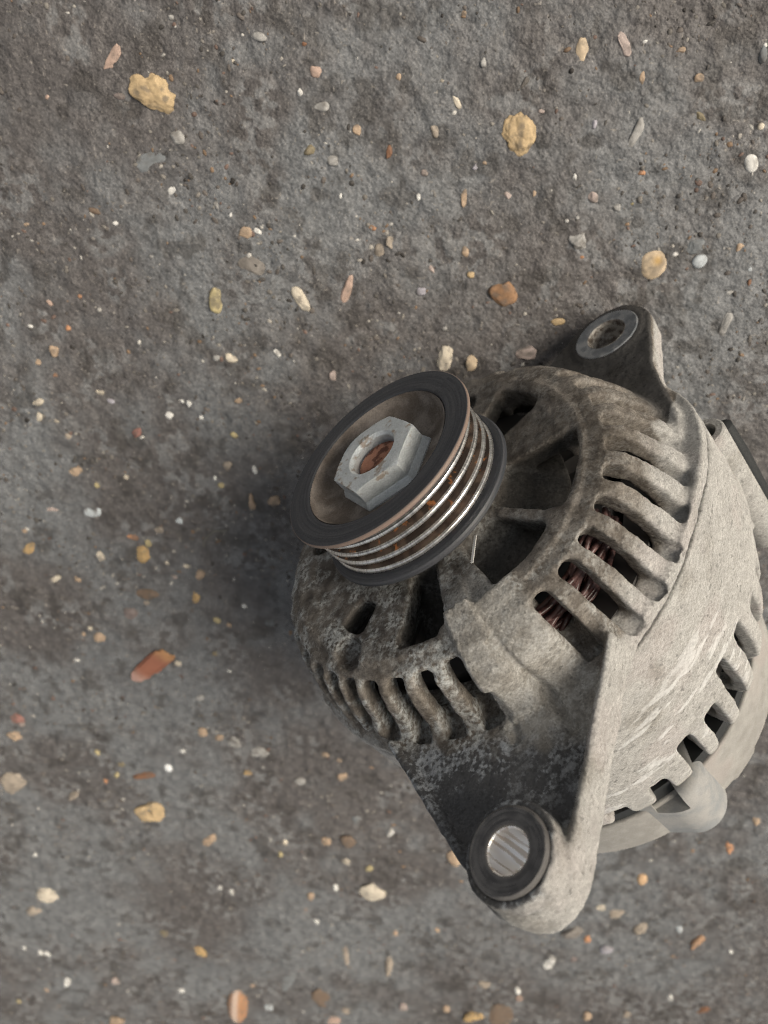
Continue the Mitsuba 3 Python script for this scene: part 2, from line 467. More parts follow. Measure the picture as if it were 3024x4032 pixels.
# ------------------------------------------------------------------ front housing with its two lugs
def build_front():
    h = 0.6
    X, Y, Z, org = grid(((-114, 68), (-68, 104), (-59, -17)), h)
    W = -Z
    R = np.hypot(X, Y)
    TH = np.degrees(np.arctan2(Y, X)) % 360
    drum = rnd(Polygon([(43, 25.2), (48, 25.0), (52.3, 26.0), (55.6, 28.6), (57.6, 33), (59.6, 40), (61.6, 47), (61.8, 51.2), (55.2, 51.2), (54.4, 40), (53, 35), (50.3, 31.5), (46.5, 31), (44, 35), (42.6, 34)]), 0.7)
    band = rnd(Polygon([(56, 47.2), (62.9, 47.2), (63.1, 51.2), (56, 51.2)]), 0.5)
    hub = rnd(Polygon([(0, 20), (18.5, 20), (20, 22), (24, 25.5), (33, 32.5), (39, 36.5), (38.2, 40), (30, 37), (20, 32), (0, 32)]), 0.8)
    SH = shift_r(TH).astype(np.float32) * np.clip((R - 48) / 8, 0, 1)
    BD = (3.6 * np.exp(-(angdiff(TH, 166.0) / 30.0) ** 2)).astype(np.float32) * np.clip((W - 30) / 12, 0, 1) * np.clip((R - 48) / 8, 0, 1)
    sd = profile_sdf(drum)(R - SH - BD, W)
    thn = R * 0
    S = smin(sd, profile_sdf(band)(R - SH - bump_r(TH).astype(np.float32) * (R > 40), W), 1.6)
    deep = (7.0 * np.clip((68 - np.abs(angdiff(TH, 5.0))) / 5.0, 0, 1) * np.clip((R - 20) / 6.0, 0, 1)).astype(np.float32)
    S = smin(S, profile_sdf(hub)(R, W - deep), 1.0)
    # face plate with the windows between the spokes
    plate = np.maximum(np.abs(W - 28.0) - 3.0, np.maximum(R - 49.0, 15.0 - R))
    cut = np.full(R.shape, 99, np.float32)
    for a0, a1, ro, *ri in WINDOWS:
        ri = ri[0] if ri else 21.0
        c, hw = (a0 + a1) / 2, (a1 - a0) / 2
        t = (np.abs(angdiff(TH, c)) - hw) * R * (np.pi / 180) 
        q = smax(smax(t, R - ro, 3.0), ri - R, 3.0)
        cut = np.minimum(cut, q)
    plate = smax(plate, -cut, 0.7)
    S = smin(S, plate, 1.8)
    # cut the ring's inner edge back to the window outline as well
    S = np.where((W < 34.5) & (R > 40), smax(S, -np.maximum(cut, W - 34.0), 1.0), S)
    # foot lug: web, rims, boss
    cx, cy = LUG_A
    web = Polygon([(51.5, 22), (51.4, 60)] + [(cx + 11.3 * np.cos(a), cy + 11.3 * np.sin(a)) for a in np.radians(np.linspace(0, 126, 24))] + [(16, 84.2), (-7, 66), (-8, 30)])
    web = web.buffer(1).buffer(-1)
    x2, y2 = X[:, :, 0], Y[:, :, 0]
    w2 = poly_sdf(web, x2, y2).astype(np.float32)[:, :, None]
    floor = 42.2 + 0.03 * (cx - X) 
    front = np.where((w2 > -2.4) & ((Y < 80) | (X < 34)), 39.8, floor)
    front = gaussian_filter(np.broadcast_to(front, R.shape)[:, :, 0], 1.2)[:, :, None]
    lug = smax(w2, np.maximum(front - W, W - 50.2), 1.5)
    RA = np.hypot(X - cx, Y - cy)
    lug = smin(lug, smax(RA - 10.6, np.maximum(36.1 - W, W - 50.2), 1.0), 1.4)
    lug = smax(lug, 48.0 - R, 1.0)
    # flowing shoulder between the drum and the foot lug (two flat straps with a crease)
    strap = smax(np.abs(angdiff(TH, 78.0)) * R * 0.01745 - 11.0, smax(R - 61.5 - 0.25 * np.maximum(W - 38, 0), np.maximum(27.4 + 0.55 * (R - 55) - W, W - 50), 3), 3)
    strap = smax(strap, 46.0 - R, 1.0)
    S = smin(S, strap, 2.5)
    S = smin(S, lug, 4.0)
    # upper lug: a plate
    bx, by = LUG_B
    plB = Polygon([(-52, -36), (-70, -38.8), (-84, -39.8)] + [(bx + 14.6 * np.cos(a), by + 14.6 * np.sin(a)) for a in np.radians(np.linspace(265, 128, 24))] + [(-86.5, -6.5), (-79.5, 1.5), (-71.5, 15), (-66.8, 25), (-58, 34), (-48, 20)])
    plB = plB.buffer(0.8).buffer(-0.8)
    wB = poly_sdf(plB, x2, y2).astype(np.float32)[:, :, None]
    RB = np.hypot(X - bx, Y - by)
    lugB = smax(wB, np.maximum(45.6 - W, W - 55.5), 1.2)
    lugB = smin(lugB, smax(RB - 12.4, np.maximum(45.0 - W, W - 56.0), 0.8), 1.0)
    lugB = smax(lugB, 57.0 - R, 1.0)
    S = smin(S, lugB, 2.0)
    # the raised strap on one side of the crease
    a_ = np.clip((TH - 66.5) / 1.6, 0, 1) * np.clip((77.6 - TH) / 1.4, 0, 1)
    S = S - (1.3 * a_ * np.clip((R - 32) / 9, 0, 1) * (R < 66) * np.clip((49 - W) / 4, 0, 1)).astype(np.float32)
    # cooling slots over the shoulder
    D, K = nearest_angle(TH, SLOTS)
    t = np.abs(D) * R * (np.pi / 180)
    end = np.array(SLOT_END, np.float32)[K]
    ow = 61.5 + SH + BD
    q_end = W - end - 0.6 + 0.45 * np.maximum(ow - R, 0)
    q_start = 26.6 - W + (54.2 - R) * 0.9
    hw = np.where((TH > 85) & (TH < 190), 2.6, 2.7).astype(np.float32)
    sl = smax(smax(t - hw, q_end, 2.0), np.maximum(q_start * 0.74, 48.0 - R), 2.2)
    sl = smax(sl, R - 62.6 - SH - BD, 1.0)
    S = smax(S, -sl, 1.1)
    # crease, dents
    cr = np.abs(angdiff(TH, 76.5 + 0.16 * (W - 30))) * R * 0.01745
    S = S + 1.5 * np.clip(1 - cr / 1.9, 0, 1) * (W > 25.5) * (W < 47) * (R > 47) * (R < 76)
    cr = np.abs(angdiff(TH, 68.6)) * R * 0.01745
    S = S + 1.3 * np.clip(1 - cr / 1.8, 0, 1) * (W > 33) * (W < 47) * (R > 47) * (R < 71)
    for (px, py, pw, pr, el) in ((19.0, 77.5, 40.0, 2.1, 1.9), (18.3, 69.6, 39.2, 2.3, 1.3), (42.5, 20.5, 25.5, 4.2, 1.3)):
        dd = np.sqrt((X - px) ** 2 + ((Y - py) / el) ** 2 + (W - pw) ** 2) - pr
        S = smax(S, -dd, 0.8)
    # bores
    S = smax(S, 9.05 - RA, 0.3)
    S = smax(S, 6.4 - RB, 0.6)
    S = smax(S, -np.maximum(R - 9.0, 25 - W) , 0.4)
    # sand-cast unevenness
    P = np.stack([X, Y, Z], -1)
    near = np.abs(S) < 2.0
    nz = np.zeros(S.shape, np.float32)
    pts = P[near]
    nz[near] = (meshkit.fbm(pts * 0.16, 2, 3) - 0.5) * 0.6 + (meshkit.noise(pts * 0.9, 5) - 0.5) * 0.26
    S = S + nz
    V, F = surface_nets(S, org, h)
    N = vertex_normals(V, F)
    C = V[F].mean(1)
    r = np.hypot(C[:, 0], C[:, 1])
    th = np.degrees(np.arctan2(C[:, 1], C[:, 0])) % 360
    w = -C[:, 2]
    part = np.zeros(len(F), int)
    inA = (shapely.contains_xy(web.buffer(1.2), C[:, 0], C[:, 1]) & (r > 61.5) & (w > 33))
    inB = (shapely.contains_xy(plB.buffer(1.5), C[:, 0], C[:, 1]) & (r > 64.0) & (w > 43.5))
    part[inA], part[inB] = 1, 2
    sl = np.array(sorted(SLOTS))
    k = np.searchsorted(sl, th) % len(sl)
    gap = (sl[k] - sl[k - 1]) % 360
    rib = (r > 49.5) & (w > 27.5) & (w < 45.5) & (gap < 12) & (part == 0)
    ribs = sorted({int(q) for q in k[rib]}, key=lambda q: (sl[q] - 60) % 360)
    for i, q in enumerate(ribs):
        part[rib & (k == q)] = 10 + i
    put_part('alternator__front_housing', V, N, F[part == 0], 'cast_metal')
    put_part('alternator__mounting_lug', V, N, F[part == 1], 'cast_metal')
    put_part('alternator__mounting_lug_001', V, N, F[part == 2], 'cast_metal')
    n = 0
    for i in range(len(ribs)):
        if (part == 10 + i).sum() > 60:
            put_part('alternator__front_housing__cooling_rib' + (f'_{n:03d}' if n else ''), V, N, F[part == 10 + i], 'cast_metal')
            n += 1
    labels['alternator__mounting_lug'] = {'label': 'large dusty lug with a dark bushing and a bright bore, standing towards the viewer'}
    labels['alternator__mounting_lug_001'] = {'label': 'thin plate lug with a grey machined ring at the top right'}
    return V


# ------------------------------------------------------------------ rear housing (band, notches with fingers between)
NOTCH = [80.2, 91.8, 101.4, 110.8, 121.2, 131.5, 142.0, 152.0, 163.0, 174.0, 190.0, 202.0, 214.0, 226.0, 240.0, 255.0, 270.0, 285.0, 300.0, 315.0, 330.0, 345.0, 0.0, 15.0, 30.0, 45.0, 58.0, 68.0]
NOTCH_W = [97.0, 90.0, 90.5, 84.0, 85.0, 90.0, 91.0, 92.0, 93.0] + [92.0] * 17 + [96.0, 99.0]


def build_rear():
    h = 0.6
    X, Y, Z, org = grid(((-82, 68), (-68, 70), (-113, -50)), h)
    W = -Z
    R = np.hypot(X, Y)
    TH = np.degrees(np.arctan2(Y, X)) % 360
    Rb = R - (shift_r(TH) * (R > 40) + bump_r(TH) * np.clip((112 - W) / 30.0, 0.12, 1.0) * (R > 40)).astype(np.float32)
    prof = rnd(Polygon([(63.1, 52.2), (63.2, 70), (63.2, 98), (62.6, 103), (61.2, 107.0), (58.0, 109.6), (50, 110.0), (50, 106), (56, 105.2), (58.0, 101), (58.4, 92), (58.0, 52.2)]), 0.8)
    S = profile_sdf(prof)(Rb, W)
    S = np.minimum(S, 99)
    D, K = nearest_angle(TH, NOTCH)
    t = np.abs(D) * R * (np.pi / 180)
    e = np.array(NOTCH_W, np.float32)[K]
    cut = smax(t - 2.75 - 0.03 * (W - 95), e - W, 2.0)
    S = smax(S, -cut, 1.2)
    # shallow parting steps on the band
    S = S + 0.35 * np.clip(1 - np.abs(W - 76.0 - 0.02 * (TH - 120)) / 0.5, 0, 1) * (TH > 130) * (TH < 150)
    # axial boss under the upper lug, bolts run through it
    bx, by = 69.0 * np.cos(np.radians(163)), 69.0 * np.sin(np.radians(163))
    boss = smax(np.hypot(X - bx, Y - by) - 6.4, np.abs(W - 88.0) - 14.0, 2.5)
    S = smin(S, boss, 2.5)
    near = np.abs(S) < 2.0
    P = np.stack([X, Y, Z], -1)[near]
    nz = np.zeros(S.shape, np.float32)
    nz[near] = (meshkit.fbm(P * 0.16, 2, 13) - 0.5) * 0.5 + (meshkit.noise(P * 0.9, 15) - 0.5) * 0.26
    V, F = surface_nets(S + nz, org, h)
    N = vertex_normals(V, F)
    C = V[F].mean(1)
    r = np.hypot(C[:, 0], C[:, 1])
    th = np.degrees(np.arctan2(C[:, 1], C[:, 0])) % 360
    w = -C[:, 2]
    sl = np.array(sorted(NOTCH))
    k = np.searchsorted(sl, th) % len(sl)
    fing = (w > 93.0)
    put_part('alternator__rear_housing', V, N, F[~fing], 'cast_metal')
    for i, q in enumerate(sorted(range(len(sl)), key=lambda q: (sl[q] - 60) % 360)):
        put_part('alternator__rear_housing__vent_finger' + (f'_{i:03d}' if i else ''), V, N, F[fing & (k == q)], 'cast_metal')
    labels['alternator__rear_housing'] = {'label': 'pale dusty rear half of the housing with scuff marks'}
    return V


VF = build_front()
VR = build_rear()

# ------------------------------------------------------------------ pulley, nut, shaft end
pul = [(30.0, 0.0), (30.35, 0.3), (30.4, 1.0), (29.9, 1.7), (26.0, 2.3), (24.6, 3.0), (24.6, 17.0), (28.9, 17.2), (29.9, 17.6), (30.25, 18.2), (30.25, 19.0), (29.6, 19.7), (22.0, 20.6), (14.0, 22.5), (10.0, 22.5), (10.0, 9.0), (14.0, 9.0), (23.2, 8.2), (23.2, 0.5), (23.6, 0.0)]
put('alternator__pulley', lathe(pul, 200), 'black_paint', 30, label='dark painted grooved belt pulley with bare worn edge')
cup = [(23.0, 0.4), (22.2, 2.4), (20.2, 4.8), (17.0, 6.2), (12.0, 6.6), (9.0, 6.6), (9.0, 9.5), (23.0, 9.5)]
put('alternator__pulley__cup', lathe(cup, 144), 'dusty_recess', 40, label='brown dusty hollow of the pulley face')
n_groove = 0
for wc in (4.3, 8.1, 11.9, 15.7):
    g = [(24.0, wc - 1.9), (25.0, wc - 1.6), (27.4, wc - 0.78), (27.9, wc - 0.5), (28.05, wc), (27.9, wc + 0.5), (27.4, wc + 0.78), (25.0, wc + 1.6), (24.0, wc + 1.9)]
    put('alternator__pulley__groove_ridge' + (f'_{n_groove:03d}' if n_groove else ''), lathe(g, 220), 'belt_groove', 40)
    n_groove += 1


def hex_nut():
    import manifold3d as m3
    hexp = m3.CrossSection([[(13.7 * math.cos(math.radians(37.6 + 60 * i)), 13.7 * math.sin(math.radians(37.6 + 60 * i))) for i in range(6)]])
    body = hexp.offset(-0.25, m3.JoinType.Round).offset(0.25, m3.JoinType.Round).extrude(7.2)
    cone = m3.Manifold.revolve(m3.CrossSection([[(0, -1), (13.2, -1), (14.2, 0.6), (14.2, 6.4), (12.2, 7.2), (0, 7.2)]]), 96)
    hole = m3.Manifold.revolve(m3.CrossSection([[(0, -2), (7.0, -2), (7.0, 6.2), (7.9, 7.4), (7.9, 9), (0, 9)]]), 72)
    bev = m3.Manifold.hull_points([(q * math.cos(math.radians(37.6 + 60 * i)), q * math.sin(math.radians(37.6 + 60 * i)), z) for i in range(6) for q, z in ((14.9, -0.6), (14.9, 0.3), (13.4, 2.6))])
    n = ((body ^ cone) + bev) - hole
    m = n.to_mesh()
    t = trimesh.Trimesh(m.vert_properties[:, :3], m.tri_verts)
    t.apply_translation([0, 0, -6.3])
    return t


put('alternator__pulley__hex_nut', hex_nut(), 'zinc_nut', 25, label='blue-grey zinc hex nut in the middle of the pulley')
shaft = [(0.01, 1.4), (5.2, 1.5), (6.3, 2.2), (6.95, 3.2), (6.95, 30.0), (0.01, 30.0)]
ms = lathe(shaft, 72)
put('alternator__pulley__shaft_end', ms, 'rusty_shaft', 30, label='rusty red end of the shaft inside the nut')

# ------------------------------------------------------------------ bushings
bushA = [(4.9, 35.6), (8.5, 35.4), (9.1, 35.9), (9.1, 50.0), (4.9, 50.0)]
put('alternator__mounting_lug__bushing', lathe(bushA, 96, cx=LUG_A[0], cy=LUG_A[1]), 'dark_bushing', 35)
boreA = [(4.85, 35.9), (4.85, 50.2), (4.6, 50.2), (4.6, 36.2)]
put('alternator__mounting_lug__bore', lathe(boreA, 96, cx=LUG_A[0], cy=LUG_A[1]), 'bright_bore', 35, label='bright polished bore of the lug')
ringB = [(6.5, 44.75), (10.6, 44.5), (10.9, 44.8), (10.9, 46.0), (6.5, 46.0)]
put('alternator__mounting_lug_001__machined_ring', lathe(ringB, 96, cx=LUG_B[0], cy=LUG_B[1]), 'machined_face', 35)
boreB = [(6.6, 44.6), (6.1, 45.4), (6.0, 55.8), (6.5, 55.8)]
put('alternator__mounting_lug_001__bore', lathe(boreB, 96, cx=LUG_B[0], cy=LUG_B[1]), 'dirty_bore', 35)

# ------------------------------------------------------------------ inside: stator, winding, rotor fan
put('alternator__stator_core', lathe([(49.5, 47), (57.8, 47), (57.8, 86), (49.5, 86)], 120), 'dark_steel', 30)
put('alternator__inner_ring', lathe([(50.5, 88.2), (57.2, 88.2), (57.2, 101.5), (50.5, 101.5)], 120), 'lamination', 30)
rw = np.random.default_rng(3)
nw = 0
for layer, rad in ((0, 51.2), (1, 49.2)):
    for i in range(7):
        a = np.linspace(np.radians(78), np.radians(126), 241)
        ph = rw.uniform(0, 6.28)
        wv = 35.6 + 1.5 * i + 0.6 * np.sin(a * 24 + ph) + 0.5 * np.sin(a * 11 + 2 * ph)
        rv = rad + 0.5 * np.sin(a * 18 + ph * 1.7) - (0.6 if i in (0, 6) else 0)
        pth = np.stack([rv * np.cos(a), rv * np.sin(a), -wv], 1)
        tan = np.gradient(pth, axis=0)
        tan /= np.linalg.norm(tan, axis=1, keepdims=True)
        up = np.stack([np.cos(a), np.sin(a), 0 * a], 1)
        sd_ = np.cross(tan, up)
        b = np.arange(7) / 7 * 2 * np.pi
        V = (pth[:, None] + 0.82 * (np.cos(b)[None, :, None] * up[:, None] + np.sin(b)[None, :, None] * sd_[:, None])).reshape(-1, 3)
        ii, jj = np.meshgrid(np.arange(240), np.arange(7), indexing='ij')
        A, B_, C_, D_ = ii * 7 + jj, (ii + 1) * 7 + jj, (ii + 1) * 7 + (jj + 1) % 7, ii * 7 + (jj + 1) % 7
        F = np.vstack([np.stack([A, B_, C_], -1).reshape(-1, 3), np.stack([A, C_, D_], -1).reshape(-1, 3)])
        put('alternator__stator_winding__wire' + (f'_{nw:03d}' if nw else ''), trimesh.Trimesh(V, F, process=False), 'enamel_wire', True)
        nw += 1
rot = lathe([(0.5, 41), (46.0, 42.0), (46.0, 90), (0.5, 90)], 96)
put('alternator__rotor', rot, 'dark_steel', 30)
for i in range(12):
    bl = trimesh.creation.box((16, 1.2, 5))
    bl.apply_translation([36, 0, -39.6])
    bl.apply_transform(trimesh.transformations.rotation_matrix(math.radians(30 * i + 8), [0, 0, 1]))
    put('alternator__rotor__fan_blade' + (f'_{i:03d}' if i else ''), bl, 'dark_steel', False)

# ------------------------------------------------------------------ rear cover, plug housing, boss, clip
def cover_mesh():
    import manifold3d as m3
    base = Point(0, 0).buffer(60.6, 96)
    tab = unary_union([Point(57.6 * math.cos(math.radians(a)), 57.6 * math.sin(math.radians(a))).buffer(3.0, 24) for a in (97, 101, 105)]).convex_hull
    return base, tab


def rounded_extrude(poly, w0, w1, rr, steps=4, r0=0.0):
    """outline swept along the shaft from w0 to w1 with its rear edge rounded by rr"""
    import manifold3d as m3
    rings = [(w0 + r0 * (1 - math.cos(a)), r0 * (1 - math.sin(a))) for a in (np.linspace(0, math.pi / 2, steps + 2) if r0 else [math.pi / 2])] + [(w1 - rr, 0.0)] + [(w1 - rr + rr * math.sin(a), rr * (1 - math.cos(a))) for a in np.linspace(0, math.pi / 2, steps + 1)[1:]]
    L = poly.length
    n = 260
    def ring(off):
        g = poly.buffer(-off, 32)
        g = max(getattr(g, 'geoms', [g]), key=lambda q: q.area).exterior
        base = np.array([poly.exterior.interpolate(i / n, normalized=True).coords[0] for i in range(n)])
        if off == 0:
            return base
        return np.array([g.interpolate(g.project(Point(q))).coords[0] for q in base])
    V, F = [], []
    for w, off in rings:
        q = ring(off)
        V.append(np.c_[q, np.full(n, -w)])
    k = np.arange(n)
    k2 = (k + 1) % n
    for i in range(len(rings) - 1):
        F += [np.stack([i * n + k, i * n + k2, (i + 1) * n + k2], 1), np.stack([i * n + k, (i + 1) * n + k2, (i + 1) * n + k], 1)]
    V = np.vstack(V)
    c0, c1 = len(V), len(V) + 1
    V = np.vstack([V, [[*np.array(poly.centroid.coords[0]), -rings[0][0]], [*np.array(poly.centroid.coords[0]), -rings[-1][0]]]])
    e = (len(rings) - 1) * n
    F += [np.stack([k2, k, np.full(n, c0)], 1), np.stack([e + k, e + k2, np.full(n, c1)], 1)]
    m = trimesh.Trimesh(V, np.vstack(F), process=False)
    if m.volume < 0:
        m.invert()
    return m


base, tab = cover_mesh()
put('alternator__rear_cover', rounded_extrude(base, 112.6, 130.5, 2.2, r0=0.8), 'dusty_plastic', 30, label='flat dusty beige plastic rear cover')
put('alternator__rear_cover__side_ear', rounded_extrude(tab, 120.0, 131.5, 2.0), 'dusty_plastic', 30)
put('alternator__rear_cover__gap_shade_ring', lathe([(52, 109.0), (59.6, 109.0), (59.6, 113.2), (52, 113.2)], 144), 'black_rubber_and_gap', 30)  # added black ring, stands for the shade in the gap behind the fingers
plug = unary_union([Point(6.5, 56.0).buffer(9.6, 32), Point(17.5, 48.5).buffer(7.0, 24), Point(2, 50).buffer(8)]).convex_hull


def box_at(r, th, w, size):
    m = trimesh.creation.box(size)
    m.apply_translation([r, 0, -w])
    m.apply_transform(trimesh.transformations.rotation_matrix(math.radians(th), [0, 0, 1]))
    return m


def minus(a, b):
    import manifold3d as m3
    A, B = (m3.Manifold(m3.Mesh(np.asarray(q.vertices, np.float32), np.asarray(q.faces, np.uint32))) for q in (a, b))
    m = (A - B).to_mesh()
    return trimesh.Trimesh(m.vert_properties[:, :3], m.tri_verts, process=False)


plug_mesh = minus(rounded_extrude(plug, 108.5, 131.2, 2.4, r0=3.6), box_at(66.0, 78.5, 110.0, (14.0, 8.4, 8.0)))
put('alternator__plug_housing', plug_mesh, 'grey_plastic', 30, label='rounded grey plastic plug housing at the lower edge of the cover')
put('alternator__plug_housing__gap_shade_block', box_at(57.6, 78.5, 111.0, (4.0, 8.8, 7.0)), 'black_rubber_and_gap', False, label='added black block standing in for the shaded gap between the rear housing and the plug')  # black block added in the cutout to stand for its shade
c0 = (75.0 * math.cos(math.radians(163)), 75.0 * math.sin(math.radians(163)))
tube = [(3.2, 61.0), (5.0, 61.0), (5.6, 61.6), (5.6, 112.0), (5.0, 112.8), (3.2, 112.8)]
put('alternator__through_bolt_boss', lathe(tube, 48, cx=c0[0], cy=c0[1]), 'cast_metal', 35)
c1 = (81.4 * math.cos(math.radians(166)), 81.4 * math.sin(math.radians(166)))
clip = [(0.05, 66.0), (1.4, 66.2), (2.4, 67.0), (2.8, 80), (2.2, 112.0), (1.7, 113.0), (0.05, 113.0)]
put('alternator__cable_clip', lathe(clip, 32, cx=c1[0], cy=c1[1]), 'black_rubber_and_gap', 35, label='black rubber strip along the far side of the housing')
labels['alternator'] = {'label': 'worn dusty car alternator with grooved pulley, hex nut and two mounting lugs', 'category': 'alternator'}
ALL = np.vstack([to_world(VF), to_world(VR)])

# ------------------------------------------------------------------ the dirt: one sheet, fine where the picture is, coarse out to the horizon
def axis(lo, hi, step, far):
    inner = np.arange(lo, hi + step / 2, step)
    g, s = [], step
    while sum(g) < far:
        s *= 1.35
        g.append(s)
    g = np.cumsum(g)
    return np.r_[(lo - g)[::-1], inner, hi + g]


def height(x, y):
    """dirt surface in mm at x, y in mm"""
    P = np.stack([np.asarray(x, float), np.asarray(y, float), np.zeros(np.shape(x))], -1)
    return 3.2 * (meshkit.fbm(P * 0.017, 2, 21) - 0.5) + 1.5 * (meshkit.fbm(P * 0.07, 3, 22) - 0.5) + 1.25 * (meshkit.fbm(P * 0.33, 2, 23) - 0.5) - 0.6


def build_dirt():
    gx, gy = axis(-262, 236, 1.0, 30000), axis(-450, 130, 1.0, 30000)
    X, Y = np.meshgrid(gx, gy, indexing='ij')
    Zh = height(X, Y)
    V = np.stack([X, Y, Zh], -1).reshape(-1, 3) / 1000
    nx, ny = X.shape
    I, J = np.meshgrid(np.arange(nx - 1), np.arange(ny - 1), indexing='ij')
    a = (I * ny + J).ravel()
    F = np.vstack([np.stack([a, a + ny, a + ny + 1], 1), np.stack([a, a + ny + 1, a + 1], 1)])
    scene['ground'] = mikit.ply(trimesh.Trimesh(V, F, process=False), 'dirt', smooth=True)
    labels['ground'] = {'label': 'dark oily compacted dirt yard strewn with small stones', 'category': 'ground', 'kind': 'structure'}


build_dirt()

# ------------------------------------------------------------------ stones
COL = {'pinktan': (196, 160, 138), 'ochre': (206, 172, 112), 'mauve': (132, 116, 112), 'bluegrey': (124, 130, 134), 'palegrey': (166, 164, 160), 'white': (226, 224, 218), 'bright': (245, 248, 250),
       'tan': (190, 158, 122), 'beigegrey': (140, 132, 124), 'yellow': (190, 172, 110), 'yellowochre': (200, 160, 84), 'cream': (216, 202, 176), 'beige': (170, 154, 134), 'olive': (140, 126, 92),
       'orange': (206, 138, 78), 'orangetan': (186, 138, 92), 'brown': (128, 104, 82), 'rust': (146, 96, 58), 'rustochre': (164, 116, 66), 'tancream': (216, 188, 146), 'pinkpale': (190, 168, 158),
       'lavender': (168, 164, 176), 'bluewhite': (196, 206, 212), 'darkgrey': (98, 92, 86), 'brick': (168, 110, 96), 'pebble': (196, 132, 66), 'pebbleorange': (226, 178, 118)}
WORD = {'pinktan': 'pinkish tan', 'ochre': 'ochre', 'mauve': 'mauve', 'bluegrey': 'blue-grey', 'palegrey': 'pale grey', 'white': 'white', 'tan': 'tan', 'yellow': 'dull yellow', 'yellowochre': 'yellow ochre',
        'cream': 'cream', 'beige': 'beige', 'olive': 'olive', 'orange': 'orange', 'brown': 'brown', 'rust': 'rust brown', 'pinkpale': 'pale pink', 'lavender': 'lavender grey', 'bluewhite': 'blue-white',
        'darkgrey': 'dark grey', 'brick': 'brick red', 'bright': 'white', 'tancream': 'cream', 'orangetan': 'orange tan', 'beigegrey': 'beige-grey', 'rustochre': 'orange-brown', 'pebble': 'orange', 'pebbleorange': 'orange'}
ICO = {n: trimesh.creation.icosphere(subdivisions=n) for n in (1, 2, 3, 4)}


def pebble(seed, sub, lx, ly, lz, rough=0.28, boxy=0.0):
    """a rounded, dented stone of the given size (mm)"""
    d = ICO[sub].vertices
    V = d.copy()
    if boxy:
        V = np.sign(V) * np.abs(V) ** (1 - boxy)
        V /= np.abs(V).max()
    o = np.array([seed * 3.7, seed * 1.3, seed * 2.1])
    d0 = np.random.default_rng(1000 + seed)
    for _ in range(4 if rough > 0.5 else 0):
        l = d0.normal(size=3) * [1, 1, 0.3]
        V = V * (1 + 0.55 * np.clip(d @ (l / np.linalg.norm(l)), 0, 1)[:, None] ** 5)
    for _ in range(5 if 0.1 < rough < 0.5 else 0):          # a few broken flats
        l = d0.normal(size=3)
        l /= np.linalg.norm(l)
        q = np.clip(V @ l - d0.uniform(0.55, 0.85), 0, None)
        V = V - q[:, None] * l * 0.85
    f = 1 + rough * 2.0 * (meshkit.fbm(d * 1.1 + o, 2, 1) - 0.5) + rough * 0.9 * (meshkit.fbm(d * 3.0 + o, 2, 2) - 0.5)
    V = V * f[:, None]
    V = V / np.abs(V).max(0)
    return V * np.array([lx, ly, lz]) / 2


def lobed(seed, L, B, hgt, lobes):
    """a stone of several joined lumps; lobes: (x, y, radius) as fractions of the length"""
    d = ICO[4].vertices
    o = np.array([seed * 3.7, seed * 1.3, 1.0])
    best = np.full(len(d), 0.02)
    for x, y, r in lobes:
        c = np.array([x, y, 0.0])
        b = d @ c
        q = b * b - c @ c + r * r
        best = np.maximum(best, np.where(q > 0, b + np.sqrt(np.maximum(q, 0)), 0))
    V = d * best[:, None] * (1 + 0.5 * (meshkit.fbm(d * 2.6 + o, 4, 5) - 0.5))[:, None]
    return V * np.array([L, L, 1.0]) * np.array([1, B / L / 0.72, 0]) + np.array([0, 0, 1.0]) * (V[:, 2:3] / np.abs(V[:, 2]).max() * hgt / 2)


def place_stone(key, V, F, x, y, rot, lift, rgb, bsdf='stone_surface', spread=0.16, extra=None):
    c, s = math.cos(math.radians(rot)), math.sin(math.radians(rot))
    P = V @ np.array([[c, s, 0], [-s, c, 0], [0, 0, 1]])
    P = P + [x, y, float(height(x, y)) + lift]
    base = np.array(srgb(*rgb))
    base = 0.78 * (0.68 * base + 0.32 * base.mean())
    g = meshkit.fbm(V * 0.9 + [x, y, 0], 3, 4)
    col = base * (1 + spread * 4.5 * (g[:, None] - 0.5))
    foot = np.clip((meshkit.fbm(V * 0.5 + [y, x, 3], 2, 8) - 0.50) * 5, 0, 1)[:, None] * 0.6
    col = col * (1 - foot) + np.array([0.10, 0.09, 0.08]) * foot
    if extra is not None:
        col = extra(V, col)
    scene[key] = mikit.ply(trimesh.Trimesh(P / 1000, F, process=False), bsdf, smooth=True, color=np.clip(col, 0.01, 0.9))


